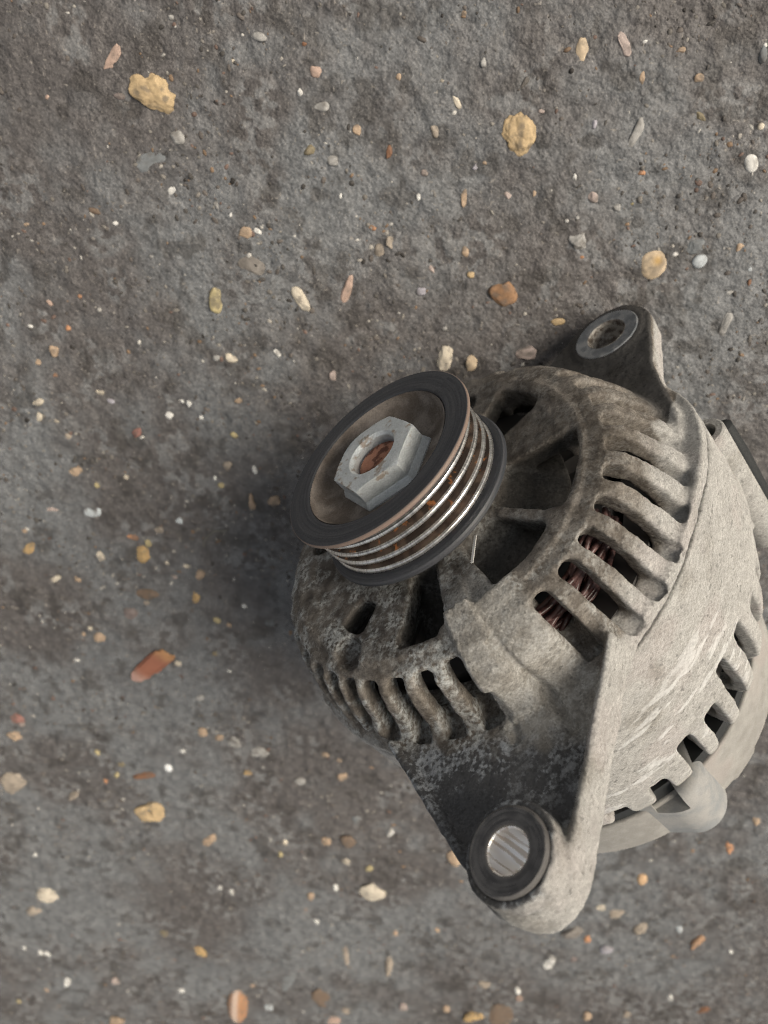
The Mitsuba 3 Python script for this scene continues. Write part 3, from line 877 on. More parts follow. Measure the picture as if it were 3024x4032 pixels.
STONES = """-88.6,98.7,10,3.3,51,pinktan,long pinkish tan flake lying near the top left corner
-77.2,88.6,15.3,8.6,-23,ochre,largest ochre yellow lump with three lobes near the top left
-88.3,88.3,3.5,2.7,0,mauve,dull mauve pebble just left of the large three-lobed ochre lump
-79.9,69.2,12.2,5.8,17,bluegrey,wide pale blue-grey stone set flush in the dirt below the large ochre lump
-70.8,75.8,5.1,4.2,0,palegrey,pale grey flake below and right of the large three-lobed ochre lump
-74.6,59.7,3.4,2.6,0,white,bright white pebble below the flush blue-grey stone at upper left
-95.9,49,2.1,1.7,0,white,@small white chip closest left of the bright white pebble
-50.4,46.4,4.7,4,0,tan,heart-shaped tan stone beside a small white oval pebble
-46.1,46.8,3.1,1.9,-29,white,small white oval pebble right beside the heart-shaped tan stone
-49.2,35,9.1,6.2,-29,beigegrey,broad beige-grey stone half sunk in the dirt below the heart-shaped tan stone
-63.3,22.8,9.9,4.9,84,yellow,waisted yellow stone standing out left of the cream sliver above the pulley
-32.1,23.3,10,4.1,-63,cream,elongated cream sliver between the waisted yellow stone and the pinkish one
-15.5,27,10.6,3.8,73,pinktan,elongated pinkish tan stone above the upper left of the pulley
-23.5,94.9,3.9,4.1,87,pinktan,pinkish tan pebble near the top edge left of centre
-22.3,84.6,4.9,2.8,17,palegrey,pale crumbly flake below the pinkish tan pebble near the top
-29.2,88.9,2.3,1.9,87,white,@small white chip closest left of the pale crumbly flake
-41.2,104.1,4.4,2.8,-17,palegrey,@small pale grey chip closest left of the pinkish tan pebble
-19,69,3.9,3.5,0,palegrey,@small pale grey chip closest right of the brownish yellow crumb cluster
-27,72.1,4.2,2.9,17,olive,brownish yellow crumb cluster in the upper middle of the dirt
-6.2,48.1,2.5,1.5,-28,orange,@small orange chip above the flat beige stone
-3.7,40.5,4.6,3.6,89,beige,flat beige stone in the upper middle above the pulley
-50.2,97.8,1.5,1,84,cream,@small cream chip left of the pinkish tan pebble
-68.8,109.5,1.8,1.8,82,palegrey,@small pale grey chip closest right of the long pinkish tan flake
-102.6,53.1,4.8,2.4,-19,brown,@small brown chip left of the wide pale blue-grey stone
-127.9,48.4,2.1,1.2,0,tan,@small tan chip left of the wide pale blue-grey stone
-112.4,87.7,1.6,1.4,0,pinktan,@small pinkish tan chip left of the dull mauve pebble
-113.7,23.9,1.7,1.7,0,orange,@small orange chip closest left of the waisted yellow stone
-125.5,21.2,2.5,1.4,-55,pinktan,@small pinkish tan chip closest above the pair of fused cream white lumps
-120.3,12,2.2,1.9,0,orange,@small orange chip closest above the pinkish red crumb
-134.4,12.5,2.2,1.2,-14,white,@small white chip closest above the pair of fused cream white lumps
-59.7,54.8,2.9,1.8,-56,palegrey,@small pale grey chip closest left of the heart-shaped tan stone
-55.1,51.9,1.8,1.1,84,white,@small white chip closest above the heart-shaped tan stone
-84.8,38,1.5,1.1,0,palegrey,@small pale grey chip closest below the bright white pebble
-16.9,58.3,1.9,0.9,88,white,@small white chip closest below the brownish yellow crumb cluster
-11.1,77.9,3.5,2.6,89,tan,@small tan chip closest right of the pale crumbly flake
-27.1,102.2,1.5,1.2,0,rust,@small rust brown chip above the pinkish tan pebble
59,99.9,4,7.1,8,tancream,upright tan and cream oval pebble near the top edge right of centre
71.4,101.7,7.4,3.1,-51,pinkpale,pale pink flake near the top edge right of the upright tan pebble
78.3,92.7,3.5,1.6,98,tan,narrow tan splinter below the pale pink flake near the top
95.7,92.4,3.2,2.7,0,tan,rough tan nugget near the top right corner
113.9,98.8,5,2.5,102,bluegrey,dark-edged bluish chip cut by the right edge near the top
20.8,86.5,5.3,2,-55,cream,slanting cream shard in the upper middle left of the big round ochre stone
41.8,76.9,11.1,9.4,0,ochre,big round ochre stone with a knobbly surface in the upper right
78.7,77.9,9.6,3.6,73,palegrey,long whitish grey flake standing at a slant in the upper right
65.3,79.6,2.7,1.8,97,lavender,@small lavender grey chip closest left of the long whitish grey flake
2.3,93.1,2,1.9,90,tan,@small tan chip closest left of the slanting cream shard
-0.6,71.8,4,2.1,90,rust,@small rust brown chip closest right of the brownish yellow crumb cluster
14.3,77.6,3.6,2.7,91,beige,@small beige chip closest below the slanting cream shard
82.5,65.6,2.7,2.1,0,orange,@small orange chip closest below the long whitish grey flake
116.9,68.6,4.1,6.5,25,white,large rounded white pebble near the right edge
64.6,44.4,6.5,5.6,15,palegrey,flat grey-white stone above the upper lug
90.6,36.7,9.4,8.7,98,tancream,smooth round cream pebble with a yellow spot above the upper lug
40,26.8,10,7.8,-37,rustochre,orange-brown stone above and left of the upper lug
60,16.9,5,2.5,5,ochre,flat ochre chip just left of the upper lug
28.3,33,2.8,2.7,0,ochre,@small ochre chip left of the orange-brown stone
25.9,40.3,4,2.7,92,tan,@small tan chip closest above the orange-brown stone
106,38,5,4.2,38,bluewhite,pale blue-white curled chip right of the smooth round cream pebble
103.9,43.2,6.1,5.8,0,bluegrey,@small blue-grey chip above the pale blue-white curled chip
118.2,42.7,3.1,2.9,0,tan,@small tan chip right of the pale blue-white curled chip
119.1,16.9,8.6,3.8,75,palegrey,slanted grey-white flake right of the upper lug
76,54.8,3.5,2.5,0,palegrey,@small pale grey chip right of the flat grey-white stone
67.6,58.3,4.9,3.2,-35,pinkpale,@small pale pink chip closest above the flat grey-white stone
39.3,58.6,2.6,1.7,-40,pinkpale,@small pale pink chip closest left of the flat grey-white stone
48.1,59.1,1.9,1.2,95,tan,@small tan chip closest above the flat grey-white stone
11.3,65.5,2.5,2.1,0,pinkpale,@small pale pink chip closest below the slanting cream shard
60.7,64.3,2.1,1.5,96,white,@small white chip closest left of the long whitish grey flake
48.1,83.5,2.2,1.2,0,pinkpale,@small pale pink chip closest below the upright tan and cream oval pebble
117.5,79.2,2.1,2.1,102,cream,@small cream chip above the large rounded white pebble
123.5,35.5,1.7,1.6,0,bluewhite,@small blue-white chip right of the pale blue-white curled chip
124,31.2,2.4,1.4,101,rust,@small rust brown chip above the slanted grey-white flake
98.3,81.9,4.6,2.1,-42,olive,@small olive chip closest below the rough tan nugget
29,97,2.9,2,93,palegrey,@small pale grey chip above the slanting cream shard
42.3,91.3,3.9,1.7,60,darkgrey,@small dark grey chip left of the upright tan and cream oval pebble
9.4,58.2,2.6,1.4,91,white,@small white chip closest below the slanting cream shard
15,58.8,1.7,1.1,91,palegrey,@small pale grey chip closest above the flat beige stone
14.5,34.4,2.9,1.6,-57,pinkpale,@small pale pink chip closest right of the flat beige stone
31,68.4,1.4,1.2,0,tan,@small tan chip closest below the slanting cream shard
28.1,67.3,2.3,1.7,49,lavender,@small lavender grey chip closest below the slanting cream shard
59.6,50.7,1.4,1.3,0,white,@small white chip closest above the flat grey-white stone
63,51.8,1.4,1.2,0,palegrey,@small pale grey chip closest above the flat grey-white stone
80.8,56.1,1.1,0.9,0,yellow,@small dull yellow chip right of the flat grey-white stone
66,39,1.3,1.1,0,orange,@small orange chip closest below the flat grey-white stone
-0.1,43.2,4,2.7,90,beige,@small beige chip right of the flat beige stone
16.2,92.1,1.3,1.1,0,cream,@small cream chip above the slanting cream shard
22.2,110.1,1.8,1.4,0,tan,@small tan chip above the slanting cream shard
77.6,102.3,1.7,1,18,white,@small white chip closest right of the pale pink flake
114,101.2,1.5,1.2,0,white,@small white chip above the dark-edged bluish chip
24.7,58.1,6.6,1.9,92,tan,@small tan chip second closest below the slanting cream shard
97.5,40.2,2.3,1.8,37,white,@small white chip closest left of the pale blue-white curled chip
11,26.7,3.6,2.7,0,lavender,@small lavender grey chip closest right of the flat beige stone
118.5,27.7,3.4,1.5,16,white,@small white chip closest above the slanted grey-white flake
19.8,13.9,1.8,1.5,0,palegrey,@small pale grey chip closest above the cream pebble
89,100.1,2.4,1.6,0,tan,@small tan chip above the rough tan nugget
-138,-17.2,5.2,3,19,cream,pair of fused cream white lumps near the left edge
-112.5,-12.9,3.1,2,-26,cream,@small cream chip closest above the pinkish red crumb
-109.2,-16.3,3.4,2.4,-38,lavender,@small lavender grey chip above the pinkish red crumb
-86.5,-21.3,3.5,2.8,-43,white,@small white chip closest right of the pinkish red crumb
-127.5,3.4,4.5,3.6,78,tan,@small tan chip closest left of the waisted yellow stone
-134.8,-1.2,2.4,2.2,0,tan,@small tan chip closest above the pair of fused cream white lumps
-129,-6.3,1.8,1.7,0,orange,@small orange chip closest above the pair of fused cream white lumps
-138.8,-23.4,4.2,2.3,78,cream,@small cream chip closest below the pair of fused cream white lumps
-132.1,-25,2.3,1.3,-20,cream,@small cream chip closest left of the pinkish red crumb
-128.7,-31.4,2.8,2.6,-33,beige,@small beige chip closest below the pair of fused cream white lumps
-100.1,-28.8,5,3.2,42,brick,pinkish red crumb in the dirt left of the pulley
-61,-28.9,3.2,2.2,-37,yellow,@small dull yellow chip above the upright tan stone
-58.1,-14.7,3.2,2.2,1,tan,@small tan chip closest below the waisted yellow stone
-59.3,1.8,4.8,3.1,-14,cream,@small cream chip closest below the waisted yellow stone
-42.1,4,3.5,2,-57,white,@small white chip closest below the elongated cream sliver
-65,1.8,2.8,2.3,0,palegrey,@small pale grey chip closest below the waisted yellow stone
-21.6,-4.4,4.1,2.6,88,pinkpale,@small pale pink chip closest below the elongated cream sliver
-128,-47,6,4.6,1,tan,@small tan chip closest above the pale blue-white stone with blurred edges
-107.8,-48.6,2.5,2.1,1,cream,@small cream chip closest below the pinkish red crumb
-64.8,-42.4,4.7,3.8,84,beige,@small beige chip closest above the upright tan stone
-53.8,-43.6,2.1,4.4,11,white,@small white chip closest above the upright tan stone
-120.3,-52.6,2.6,2,-52,yellow,@small dull yellow chip above the pale blue-white stone with blurred edges
-68.4,-51.2,2.9,2.7,1,yellow,@small dull yellow chip closest left of the upright tan stone
-70.5,-47.8,1.9,1.9,1,white,@small white chip closest left of the upright tan stone
-56.5,-58.4,8.1,3.4,85,tan,upright tan stone in the shade left of the pulley
-47,-57.1,5.6,3.4,32,tan,small knobbly tan stone nearest the left side of the pulley
-140.8,-64.9,8.6,2.6,6,pinkpale,@small pale pink chip left of the pale blue-white stone with blurred edges
-124.5,-65.5,7.2,4.9,1,bluewhite,pale blue-white stone with blurred edges left of centre
-88.2,-68.2,3.2,3.1,1,bluewhite,@small blue-white chip left of the upright tan stone
-96.7,-73.1,5.5,4.2,-27,beige,@small beige chip closest right of the pale blue-white stone with blurred edges
-109.2,-76.4,5.3,2.6,-21,orange,@small orange chip closest right of the pale blue-white stone with blurred edges
-105.9,-84.6,6.7,7.7,1,yellowochre,bright yellow ochre stone with a flat base left of the pulley
-102.6,-79.2,4.1,3,81,yellow,@small dull yellow chip closest right of the pale blue-white stone with blurred edges
-156.2,-84.3,7.2,3.8,46,yellowochre,@small yellow ochre chip left of the pale blue-white stone with blurred edges
-156.4,-75.6,3.1,2.1,1,tan,@small tan chip left of the pale blue-white stone with blurred edges
-124.7,-86.5,4.9,3.5,80,cream,@small cream chip closest below the pale blue-white stone with blurred edges
-147.3,-98.4,5.7,3.3,35,cream,@small cream chip second closest below the pale blue-white stone with blurred edges
-136.8,-98.3,3.5,3.1,-35,tan,@small tan chip closest below the pale blue-white stone with blurred edges
-81.8,-94.2,5.4,4.3,83,tan,@small tan chip closest below the upright tan stone
-87.3,-89.7,3.1,2.4,-21,cream,@small cream chip closest left of the upright tan stone
-95.8,-88.6,2.4,1.9,-52,cream,@small cream chip closest right of the pale blue-white stone with blurred edges
-93.4,-95.6,3.2,2.1,-46,pinkpale,@small pale pink chip closest above the brick shard
-106.2,-104.6,10.1,5.2,-3,brown,@small brown chip closest above the brick shard
-107.4,-109.3,3.2,2.2,2,beige,@small beige chip closest above the brick shard
-84.6,-105.4,6.8,3.5,83,yellowochre,@small yellow ochre chip above the brick shard
-115.6,-115.2,6.6,5.7,2,mauve,@small mauve chip above the brick shard
-76.7,-117.3,3.7,3.1,-28,yellow,@small dull yellow chip closest right of the brick shard
-71.5,-120,2.7,2.5,2,tan,@small tan chip closest right of the brick shard
-131.4,-128.9,6.7,5.8,2,tan,@small tan chip closest left of the brick shard
-139,-127.5,2.6,2.6,2,tan,@small tan chip second closest left of the brick shard
-135.1,-123.5,2.4,2.3,2,cream,@small cream chip closest left of the brick shard
-97.4,-142,3.3,3.5,2,cream,@small cream chip closest right of the brick shard
-73.9,-145.9,2.4,1.6,-41,white,@small white chip closest right of the brick shard
-63.8,-109.4,2.5,2.2,2,white,@small white chip closest below the upright tan stone
-52.5,-117.6,5,4,2,bluegrey,@small blue-grey chip closest below the upright tan stone
-145.7,-142.9,2.9,1.8,2,white,@small white chip left of the brick shard
-79.4,-136.2,2.8,2.9,2,olive,@small olive chip right of the brick shard
-80.3,-15.6,1.9,1.4,-43,white,@small white chip second closest right of the pinkish red crumb
-77.7,-16.6,2.8,2,83,white,@small white chip third closest right of the pinkish red crumb
-73.5,-22,1.8,1.7,1,white,@small white chip fourth closest right of the pinkish red crumb
-196,-225.6,18.1,13.3,43,beige,large beige lump cut by the left edge low in the picture
-182.4,-181.2,7.3,6.8,-59,brick,@small brick red chip above the large beige lump
-186.6,-191.9,7.2,6,3,tan,@small tan chip closest above the large beige lump
-181.1,-184.3,3.3,3.4,3,pinkpale,@small pale pink chip closest above the large beige lump
-89.9,-162.5,4.2,3.2,-29,palegrey,@small pale grey chip closest right of the brick shard
-101.8,-196.4,2.6,2.8,3,white,@small white chip closest above the brightest round white pebble
-110.8,-208.5,3.9,4.9,3,bright,brightest round white pebble in the lower left of the dirt
-123,-214.7,15.4,4.4,13,rust,@small rust brown chip left of the brightest round white pebble
-146,-200.9,2.9,3.8,3,yellow,@small dull yellow chip closest right of the large beige lump
-134.8,-207.5,3.1,3.8,3,olive,@small olive chip left of the brightest round white pebble
-138.4,-215.2,2.9,3.6,3,yellow,@small dull yellow chip closest left of the brightest round white pebble
-144.9,-220.1,2.9,3.6,3,orange,@small orange chip left of the brightest round white pebble
-90.8,-184.2,4.8,5.7,3,tan,@small tan chip closest above the brightest round white pebble
-82.9,-187.5,4.1,3.6,3,tan,@small tan chip closest right of the brightest round white pebble
-75.5,-189.9,7,6.1,-16,palegrey,@small pale grey chip closest right of the brightest round white pebble
-63.5,-195.7,8.7,7.8,15,palegrey,@small pale grey chip second closest right of the brightest round white pebble
-70.4,-209.5,4,3.5,3,yellowochre,@small yellow ochre chip closest right of the brightest round white pebble
-30.9,-195.8,4.1,3.9,3,tan,@small tan chip second closest right of the brightest round white pebble
-23.6,-198.8,3.4,3.1,3,tan,@small tan chip fourth closest right of the pale blue-white stone with blurred edges
-22.8,-209.8,4.9,5.3,3,tan,@small tan chip second closest above the cream three-cornered stone
-44.4,-214.3,5.6,4.8,3,palegrey,@small pale grey chip closest above the cream three-cornered stone
-124.8,-239.8,15.3,14.3,-3,ochre,ochre three-cornered stone with a dark hole in its middle
-95.1,-259.9,10.3,5.4,52,tan,@small tan chip closest below the brightest round white pebble
-32.4,-255,4.7,6.3,3,tan,@small tan chip closest above the cream three-cornered stone
-21.4,-253.9,9.8,7.3,-59,brown,@small brown chip closest above the cream three-cornered stone
-22.2,-270.9,5.3,4.5,-24,cream,@small cream chip closest above the cream three-cornered stone
-10.1,-275.3,4.2,5.1,4,yellow,@small dull yellow chip closest above the cream three-cornered stone
-8.3,-292.4,14.2,14.1,18,cream,cream three-cornered stone left of the lower lug
-28.6,-291.5,5.7,3.3,88,white,@small white chip closest left of the cream three-cornered stone
-42.3,-299.6,6.2,3.9,87,tan,@small tan chip closest left of the cream three-cornered stone
-194.3,-310.1,13.4,11.3,20,cream,angular cream stone near the lower left edge
-204.4,-326,10.2,6.7,23,beige,@small beige chip below the angular cream stone
-194.6,-278.6,3.2,3.8,4,white,@small white chip closest above the angular cream stone
-209.1,-365,4.1,4.6,5,white,
-205.3,-365.1,4.1,4.6,5,white,
-218.7,-361.7,2.9,3.9,5,white,
-198.4,-393,9.7,3.9,79,white,@small white chip fourth closest below the angular cream stone
-213.7,-402.7,3.6,5.4,5,tan,@small tan chip closest below the angular cream stone
-233.2,-414.2,2.8,4.3,5,yellow,@small dull yellow chip below the angular cream stone
-172.4,-427.8,11.4,8.2,42,tan,@small tan chip second closest below the angular cream stone
-166.3,-387.7,5.3,6.6,5,pinkpale,@small pale pink chip below the angular cream stone
-126.5,-395,5.2,4.6,-50,white,@small white chip closest left of the dull blue-grey streaky stone
-110.6,-355.8,10.5,6.6,-65,yellowochre,@small yellow ochre chip left of the dull blue-grey streaky stone
-130.8,-340.5,4.7,5.6,4,olive,@small olive chip right of the angular cream stone
-93,-406.9,33.9,12.3,84,pebble,glossy orange oval pebble with a pale highlight painted on it at the bottom edge
-60.4,-380,23.3,7.1,71,bluegrey,dull blue-grey streaky stone right of the glossy orange pebble
-73.1,-404.4,5.8,6.7,5,bluewhite,@small blue-white chip below the dull blue-grey streaky stone
-81.8,-383.8,3.7,5.5,5,tan,@small tan chip closest left of the dull blue-grey streaky stone
-40.7,-394.1,18.9,12,-72,brown,@small brown chip right of the dull blue-grey streaky stone
-33.6,-415.3,10.5,10.7,5,pinktan,@small pinkish tan chip closest right of the dull blue-grey streaky stone
-25.4,-403.2,5.4,6.7,5,beige,@small beige chip third closest below the cream three-cornered stone
-24.2,-350.2,23.4,3.7,-84,beige,@small beige chip closest below the cream three-cornered stone
-163.3,-231,10.5,4.1,52,beige,@small beige chip closest right of the large beige lump
-156.5,-333.9,2.8,4.3,4,palegrey,@small pale grey chip closest right of the angular cream stone
-86.9,-299.8,2.9,4.3,4,white,@small white chip third closest left of the cream three-cornered stone
-93.4,-297.4,2.9,3.9,4,white,@small white chip fourth closest above the dull blue-grey streaky stone
-57.4,-267,4.3,2.8,86,yellow,@small dull yellow chip closest left of the cream three-cornered stone
-54.6,-257.9,3.2,4.2,3,cream,@small cream chip closest left of the cream three-cornered stone
-62.6,-257.3,2.7,3.5,3,palegrey,@small pale grey chip closest left of the cream three-cornered stone
-39.9,-320.6,4.8,2.9,-66,white,@small white chip closest above the dull blue-grey streaky stone
-16.3,-239,5.3,6,3,bluegrey,@small blue-grey chip closest above the cream three-cornered stone
34.4,-264.3,10.5,6.3,-61,tan,tan stone half hidden behind the left side of the lower lug
133.7,-274.1,7.7,5,98,pebbleorange,round orange and cream bead-like pebble below the rear cover
173.5,-247.4,3.8,11,16,orange,upright bright orange chip below the rear cover
170,-321.2,13.8,7.7,76,orangetan,slanted orange tan stone in the lower right
182.1,-227.5,6.8,4.4,102,tan,@small tan chip closest above the upright bright orange chip
115.5,-298.1,5.4,5.3,4,cream,@small cream chip right of the beige-grey bar-shaped stone
124.7,-302.1,8.8,7.3,4,beige,@small beige chip closest above the pale lavender stone
102.4,-318.6,12.7,8.1,35,beigegrey,beige-grey bar-shaped stone below the foot of the lower lug
111.3,-324.3,4,5,4,orange,@small orange chip right of the beige-grey bar-shaped stone
123.2,-333,10.1,8.5,54,lavender,pale lavender stone lowest of the cluster below the lower lug
92.3,-345.1,10.8,5.8,72,white,white slanted stone in the dirt below the lower lug
138.8,-313.6,10.9,7.5,69,beige,@small beige chip right of the pale lavender stone
158.9,-310.9,7,3.4,99,bluewhite,@small blue-white chip closest left of the slanted orange tan stone
164.1,-372.5,3.4,5.3,5,white,@small white chip below the slanted orange tan stone
76.1,-373,4,6.2,5,white,@small white chip closest above the broad tan-brown stone
56.3,-370,7.3,6.5,-18,beige,@small beige chip closest above the broad tan-brown stone
35.6,-395.9,4.5,6.5,5,tan,@small tan chip closest left of the broad tan-brown stone
51.9,-401.3,12.2,10,42,yellowochre,@small yellow ochre chip closest left of the broad tan-brown stone
66.4,-399.8,18,22.9,5,brown,broad tan-brown stone sunk in the dirt at the bottom edge
118.9,-394.5,6.2,8.8,5,tan,@small tan chip below the white slanted stone
0.9,-248,6.5,4,90,white,@small white chip closest above the cream three-cornered stone
27.8,-323.9,3.1,4.4,4,tan,@small tan chip closest below the tan stone
4.4,-328,3.2,4.5,4,tan,@small tan chip closest below the cream three-cornered stone
9.8,-396.1,4.8,6.5,5,pinkpale,@small pale pink chip closest left of the broad tan-brown stone
78.1,-381.3,4.1,6.3,5,pinktan,@small pinkish tan chip right of the broad tan-brown stone
0.6,-360.9,17.4,4.9,90,beige,@small beige chip closest left of the broad tan-brown stone
185.2,-383.2,9,5.3,39,rust,@small rust brown chip below the slanted orange tan stone
105.6,-341.8,3.6,5,5,mauve,@small mauve chip right of the white slanted stone
190.1,-328.1,2.2,3,5,white,@small white chip right of the slanted orange tan stone
142.4,-392.1,4.6,6.4,5,beige,@small beige chip below the pale lavender stone
20.2,2.9,9.2,5.9,92,cream,cream pebble touching the top edge of the pulley
30.3,1,6.5,4.3,92,tancream,narrow cream yellow pebble between the pulley and the top of the housing
50.1,5.6,8.4,5.3,0,pinkpale,pinkish white three-cornered stone at the top of the ribbed housing"""


def build_stones():
    n = 0
    for i, line in enumerate(STONES.strip().split('\n')):
        x, y, L, B, rot, col, lab = line.split(',', 6)
        x, y, L, B, rot = float(x), float(y), float(L), float(B), float(rot)
        flat = 'flush' in lab or 'sunk' in lab or 'blurred' in lab or 'streaky' in lab
        sub = 3 if L > 6 else 2
        hgt = min(B * 0.75, 0.35 * L + 0.6) * (0.28 if flat else 1.0)
        smooth = col in ('pebble', 'pebbleorange', 'bright') or 'smooth' in lab or 'rounded' in lab
        rough = 0.06 if smooth else 0.30
        if 'lobes' in lab or 'knobbly' in lab:
            sub = 4
        V = pebble(i + 1, sub, L * 1.08, B * (1.3 if rough > 0.5 else 1.08), hgt, rough, 0.0 if smooth else 0.25 * ((i * 7) % 5) / 4)
        if 'lobes' in lab:
            V = lobed(3, L, B, hgt * 0.8, ((-0.20, 0.0, 0.32), (0.02, 0.16, 0.31), (0.18, 0.0, 0.31), (0.36, -0.14, 0.17), (-0.06, -0.08, 0.30)))
        elif 'knobbly' in lab:
            V = lobed(8 + i, L, B, hgt * 0.8, ((-0.18, 0.08, 0.32), (0.02, 0.14, 0.33), (0.18, 0.02, 0.34), (0.10, -0.16, 0.32), (-0.12, -0.14, 0.24)))
        extra = None
        if col == 'pebble':
            def extra(V, c):  # highlight of the glossy pebble painted as a pale band
                k = np.exp(-((V[:, 1] - 0.12 * B) / (0.16 * B)) ** 2)[:, None]
                return c * (1 - 0.75 * k) + np.array([0.62, 0.52, 0.45]) * 0.75 * k
        if 'yellow spot' in lab:
            def extra(V, c):
                k = np.exp(-((V[:, 0] - 0.15 * L) ** 2 + (V[:, 1] + 0.14 * B) ** 2) / (0.17 * L) ** 2)[:, None]
                return c * (1 - 0.8 * k) + np.array([0.40, 0.24, 0.06]) * 0.8 * k
        if 'dark hole' in lab:
            def extra(V, c):
                k = np.exp(-((V[:, 0] + 0.02 * L) ** 2 + (V[:, 1] - 0.02 * B) ** 2) / (0.09 * L) ** 2)[:, None]
                return c * (1 - 0.85 * k) + np.array([0.06, 0.05, 0.04]) * 0.85 * k
            V[:, 2] -= 0.5 * hgt * np.exp(-((V[:, 0] + 0.02 * L) ** 2 + (V[:, 1] - 0.02 * B) ** 2) / (0.1 * L) ** 2)
        key = 'stone' + (f'_{n:03d}' if n else '')
        n += 1
        place_stone(key, V, ICO[sub].faces, x, y, rot, hgt * (-0.06 if not flat else 0.0), COL[col], 'polished_stone_surface' if col in ('pebble',) else 'stone_surface', extra=extra)
        if lab.startswith('@'):
            labels[key] = {'label': lab[1:], 'category': 'stone', 'group': f'small {WORD[col]} chips in the dirt'}
        elif lab:
            labels[key] = {'label': lab, 'category': 'stone'}
        else:
            labels[key] = {'label': f'small {WORD[col]} stone chip loose in the dark dirt', 'category': 'stone', 'group': f'small {WORD[col]} chips in the dirt'}


build_stones()


# the piece of red brick, its orange end up and its pink end down
def build_brick():
    V = pebble(77, 4, 27.0, 10.5, 4.5, 0.34, 0.55)
    rgb = (178, 92, 58)
    def extra(V, c):
        t = np.clip((V[:, 0] + 13) / 26, 0, 1)[:, None]
        a, b, d = np.array(srgb(186, 152, 140)), np.array(srgb(156, 104, 84)), np.array(srgb(180, 138, 100))
        k = np.clip((t - 0.12) / 0.2, 0, 1)
        q = np.clip((t - 0.72) / 0.2, 0, 1)
        g = 0.72 * (0.8 + 0.5 * meshkit.fbm(V * 0.6, 3, 3)[:, None])
        return ((a * (1 - k) + b * k) * (1 - q) + d * q) * g
    place_stone('brick_shard', V, ICO[4].faces, -109.4, -143.7, 45.7, 1.0, rgb, extra=extra)
    labels['brick_shard'] = {'label': 'red-orange brick shard with a pink end lying left of the alternator', 'category': 'brick shard'}


build_brick()


# a curl of pale string in the shade left of the pulley
def build_string():
    pts = np.array([[-78.6, -79.5], [-77.5, -76.0], [-75.3, -73.6], [-73.2, -72.5], [-70.5, -72.0], [-67.4, -71.4]])
    t = np.linspace(0, len(pts) - 1, 60)
    from scipy.interpolate import CubicSpline
    q = CubicSpline(np.arange(len(pts)), pts)(t)
    z = height(q[:, 0], q[:, 1]) + 0.35
    p = np.c_[q, z]
    b = np.arange(6) / 6 * 2 * np.pi
    tan = np.gradient(p, axis=0)
    tan /= np.linalg.norm(tan, axis=1, keepdims=True)
    sd_ = np.cross(tan, [0, 0, 1.0])
    V = (p[:, None] + 0.45 * (np.cos(b)[None, :, None] * sd_[:, None] + np.sin(b)[None, :, None] * np.array([0, 0, 1.0]))).reshape(-1, 3)
    I, J = np.meshgrid(np.arange(59), np.arange(6), indexing='ij')
    A, B_, C_, D_ = I * 6 + J, (I + 1) * 6 + J, (I + 1) * 6 + (J + 1) % 6, I * 6 + (J + 1) % 6
    F = np.vstack([np.stack([A, B_, C_], -1).reshape(-1, 3), np.stack([A, C_, D_], -1).reshape(-1, 3)])
    col = np.tile(np.array(srgb(128, 126, 120)) * 0.6, (len(V), 1))
    scene['string'] = mikit.ply(trimesh.Trimesh(V / 1000, F, process=False), 'stone_surface', smooth=True, color=col)
    labels['string'] = {'label': 'short curl of dull grey string in the shade left of the pulley', 'category': 'string'}


build_string()

# a thin bright sliver of metal lying on the front of the housing
sl = trimesh.creation.box((0.7, 8.8, 0.3))
sl.apply_transform(trimesh.transformations.rotation_matrix(-0.72, [0, 0, 1]))
sl.apply_translation([0.2, 30.8, -22.9])
put('metal_sliver', sl, 'shiny_swarf', False)
labels['metal_sliver'] = {'label': 'thin bright metal sliver lying on the alternator front beside the pulley', 'category': 'metal sliver'}


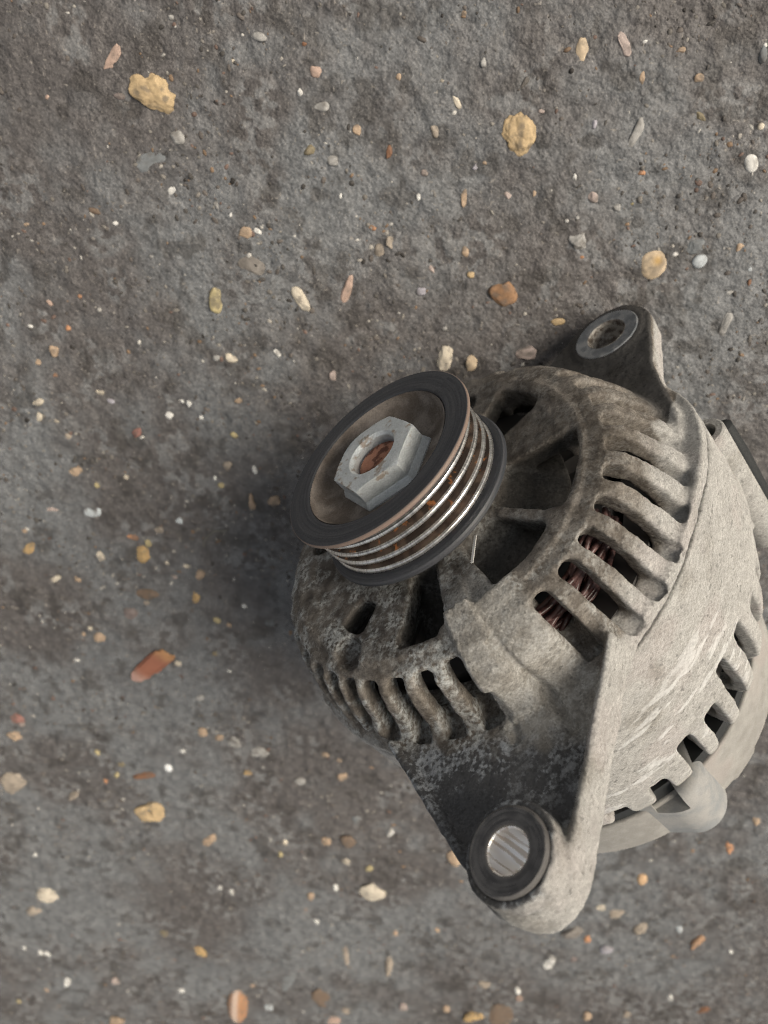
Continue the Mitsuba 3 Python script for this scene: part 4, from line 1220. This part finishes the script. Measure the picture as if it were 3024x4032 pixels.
def build_grit():
    """the grit nobody could count: tiny stones pressed into the dirt, one mesh"""
    rg = np.random.default_rng(11)
    n = 34000
    x, y = rg.uniform(-258, 232, n), rg.uniform(-446, 126, n)
    # as many per patch of picture as the dirt shows: denser close to the camera
    keep = rg.uniform(0, 1, n) < np.clip(0.38 + 0.62 * (y + 446) / 500, 0, 1)
    cl = meshkit.fbm(np.stack([x * 0.045, y * 0.045, 0 * x], -1), 3, 31)
    keep &= rg.uniform(0, 1, n) < np.clip((cl - 0.36) * 3.2, 0.08, 1)
    x, y = x[keep], y[keep]
    n = len(x)
    s = 0.24 + 0.30 * rg.exponential(1.0, n).clip(0, 3.2)
    tone = rg.uniform(0, 1, n)
    pal = np.array([srgb(90, 86, 82), srgb(112, 104, 98), srgb(140, 134, 126), srgb(176, 170, 160), srgb(150, 120, 90), srgb(206, 202, 194), srgb(60, 56, 53), srgb(130, 104, 92)])
    pick = rg.choice(len(pal), n, p=[0.25, 0.27, 0.19, 0.08, 0.065, 0.045, 0.04, 0.06])
    s = np.where(np.isin(pick, [3, 5]), s.clip(0, 0.95), s)
    base = trimesh.creation.icosahedron()
    bv, bf = base.vertices, base.faces
    jit = rg.uniform(0.72, 1.18, (n, len(bv), 1))
    sc = np.stack([s * rg.uniform(0.8, 1.5, n), s * rg.uniform(0.6, 1.0, n), s * rg.uniform(0.35, 0.7, n)], 1)
    a = rg.uniform(0, 2 * np.pi, n)
    V = bv[None] * jit * sc[:, None]
    c, q = np.cos(a)[:, None], np.sin(a)[:, None]
    V = np.stack([V[..., 0] * c - V[..., 1] * q, V[..., 0] * q + V[..., 1] * c, V[..., 2]], -1)
    V += np.stack([x, y, height(x, y) - 0.05 * s], -1)[:, None]
    F = (bf[None] + (np.arange(n) * len(bv))[:, None, None]).reshape(-1, 3)
    col = np.repeat((pal[pick] * 0.75 + pal[pick].mean(1, keepdims=True) * 0.25) * rg.uniform(0.45, 0.8, (n, 1)), len(bv), 0)
    scene['grit'] = mikit.ply(trimesh.Trimesh(V.reshape(-1, 3) / 1000, F, process=False), 'stone_surface', smooth=True, color=col)
    labels['grit'] = {'label': 'fine loose grit scattered over the dark dirt', 'category': 'grit', 'kind': 'stuff'}


build_grit()
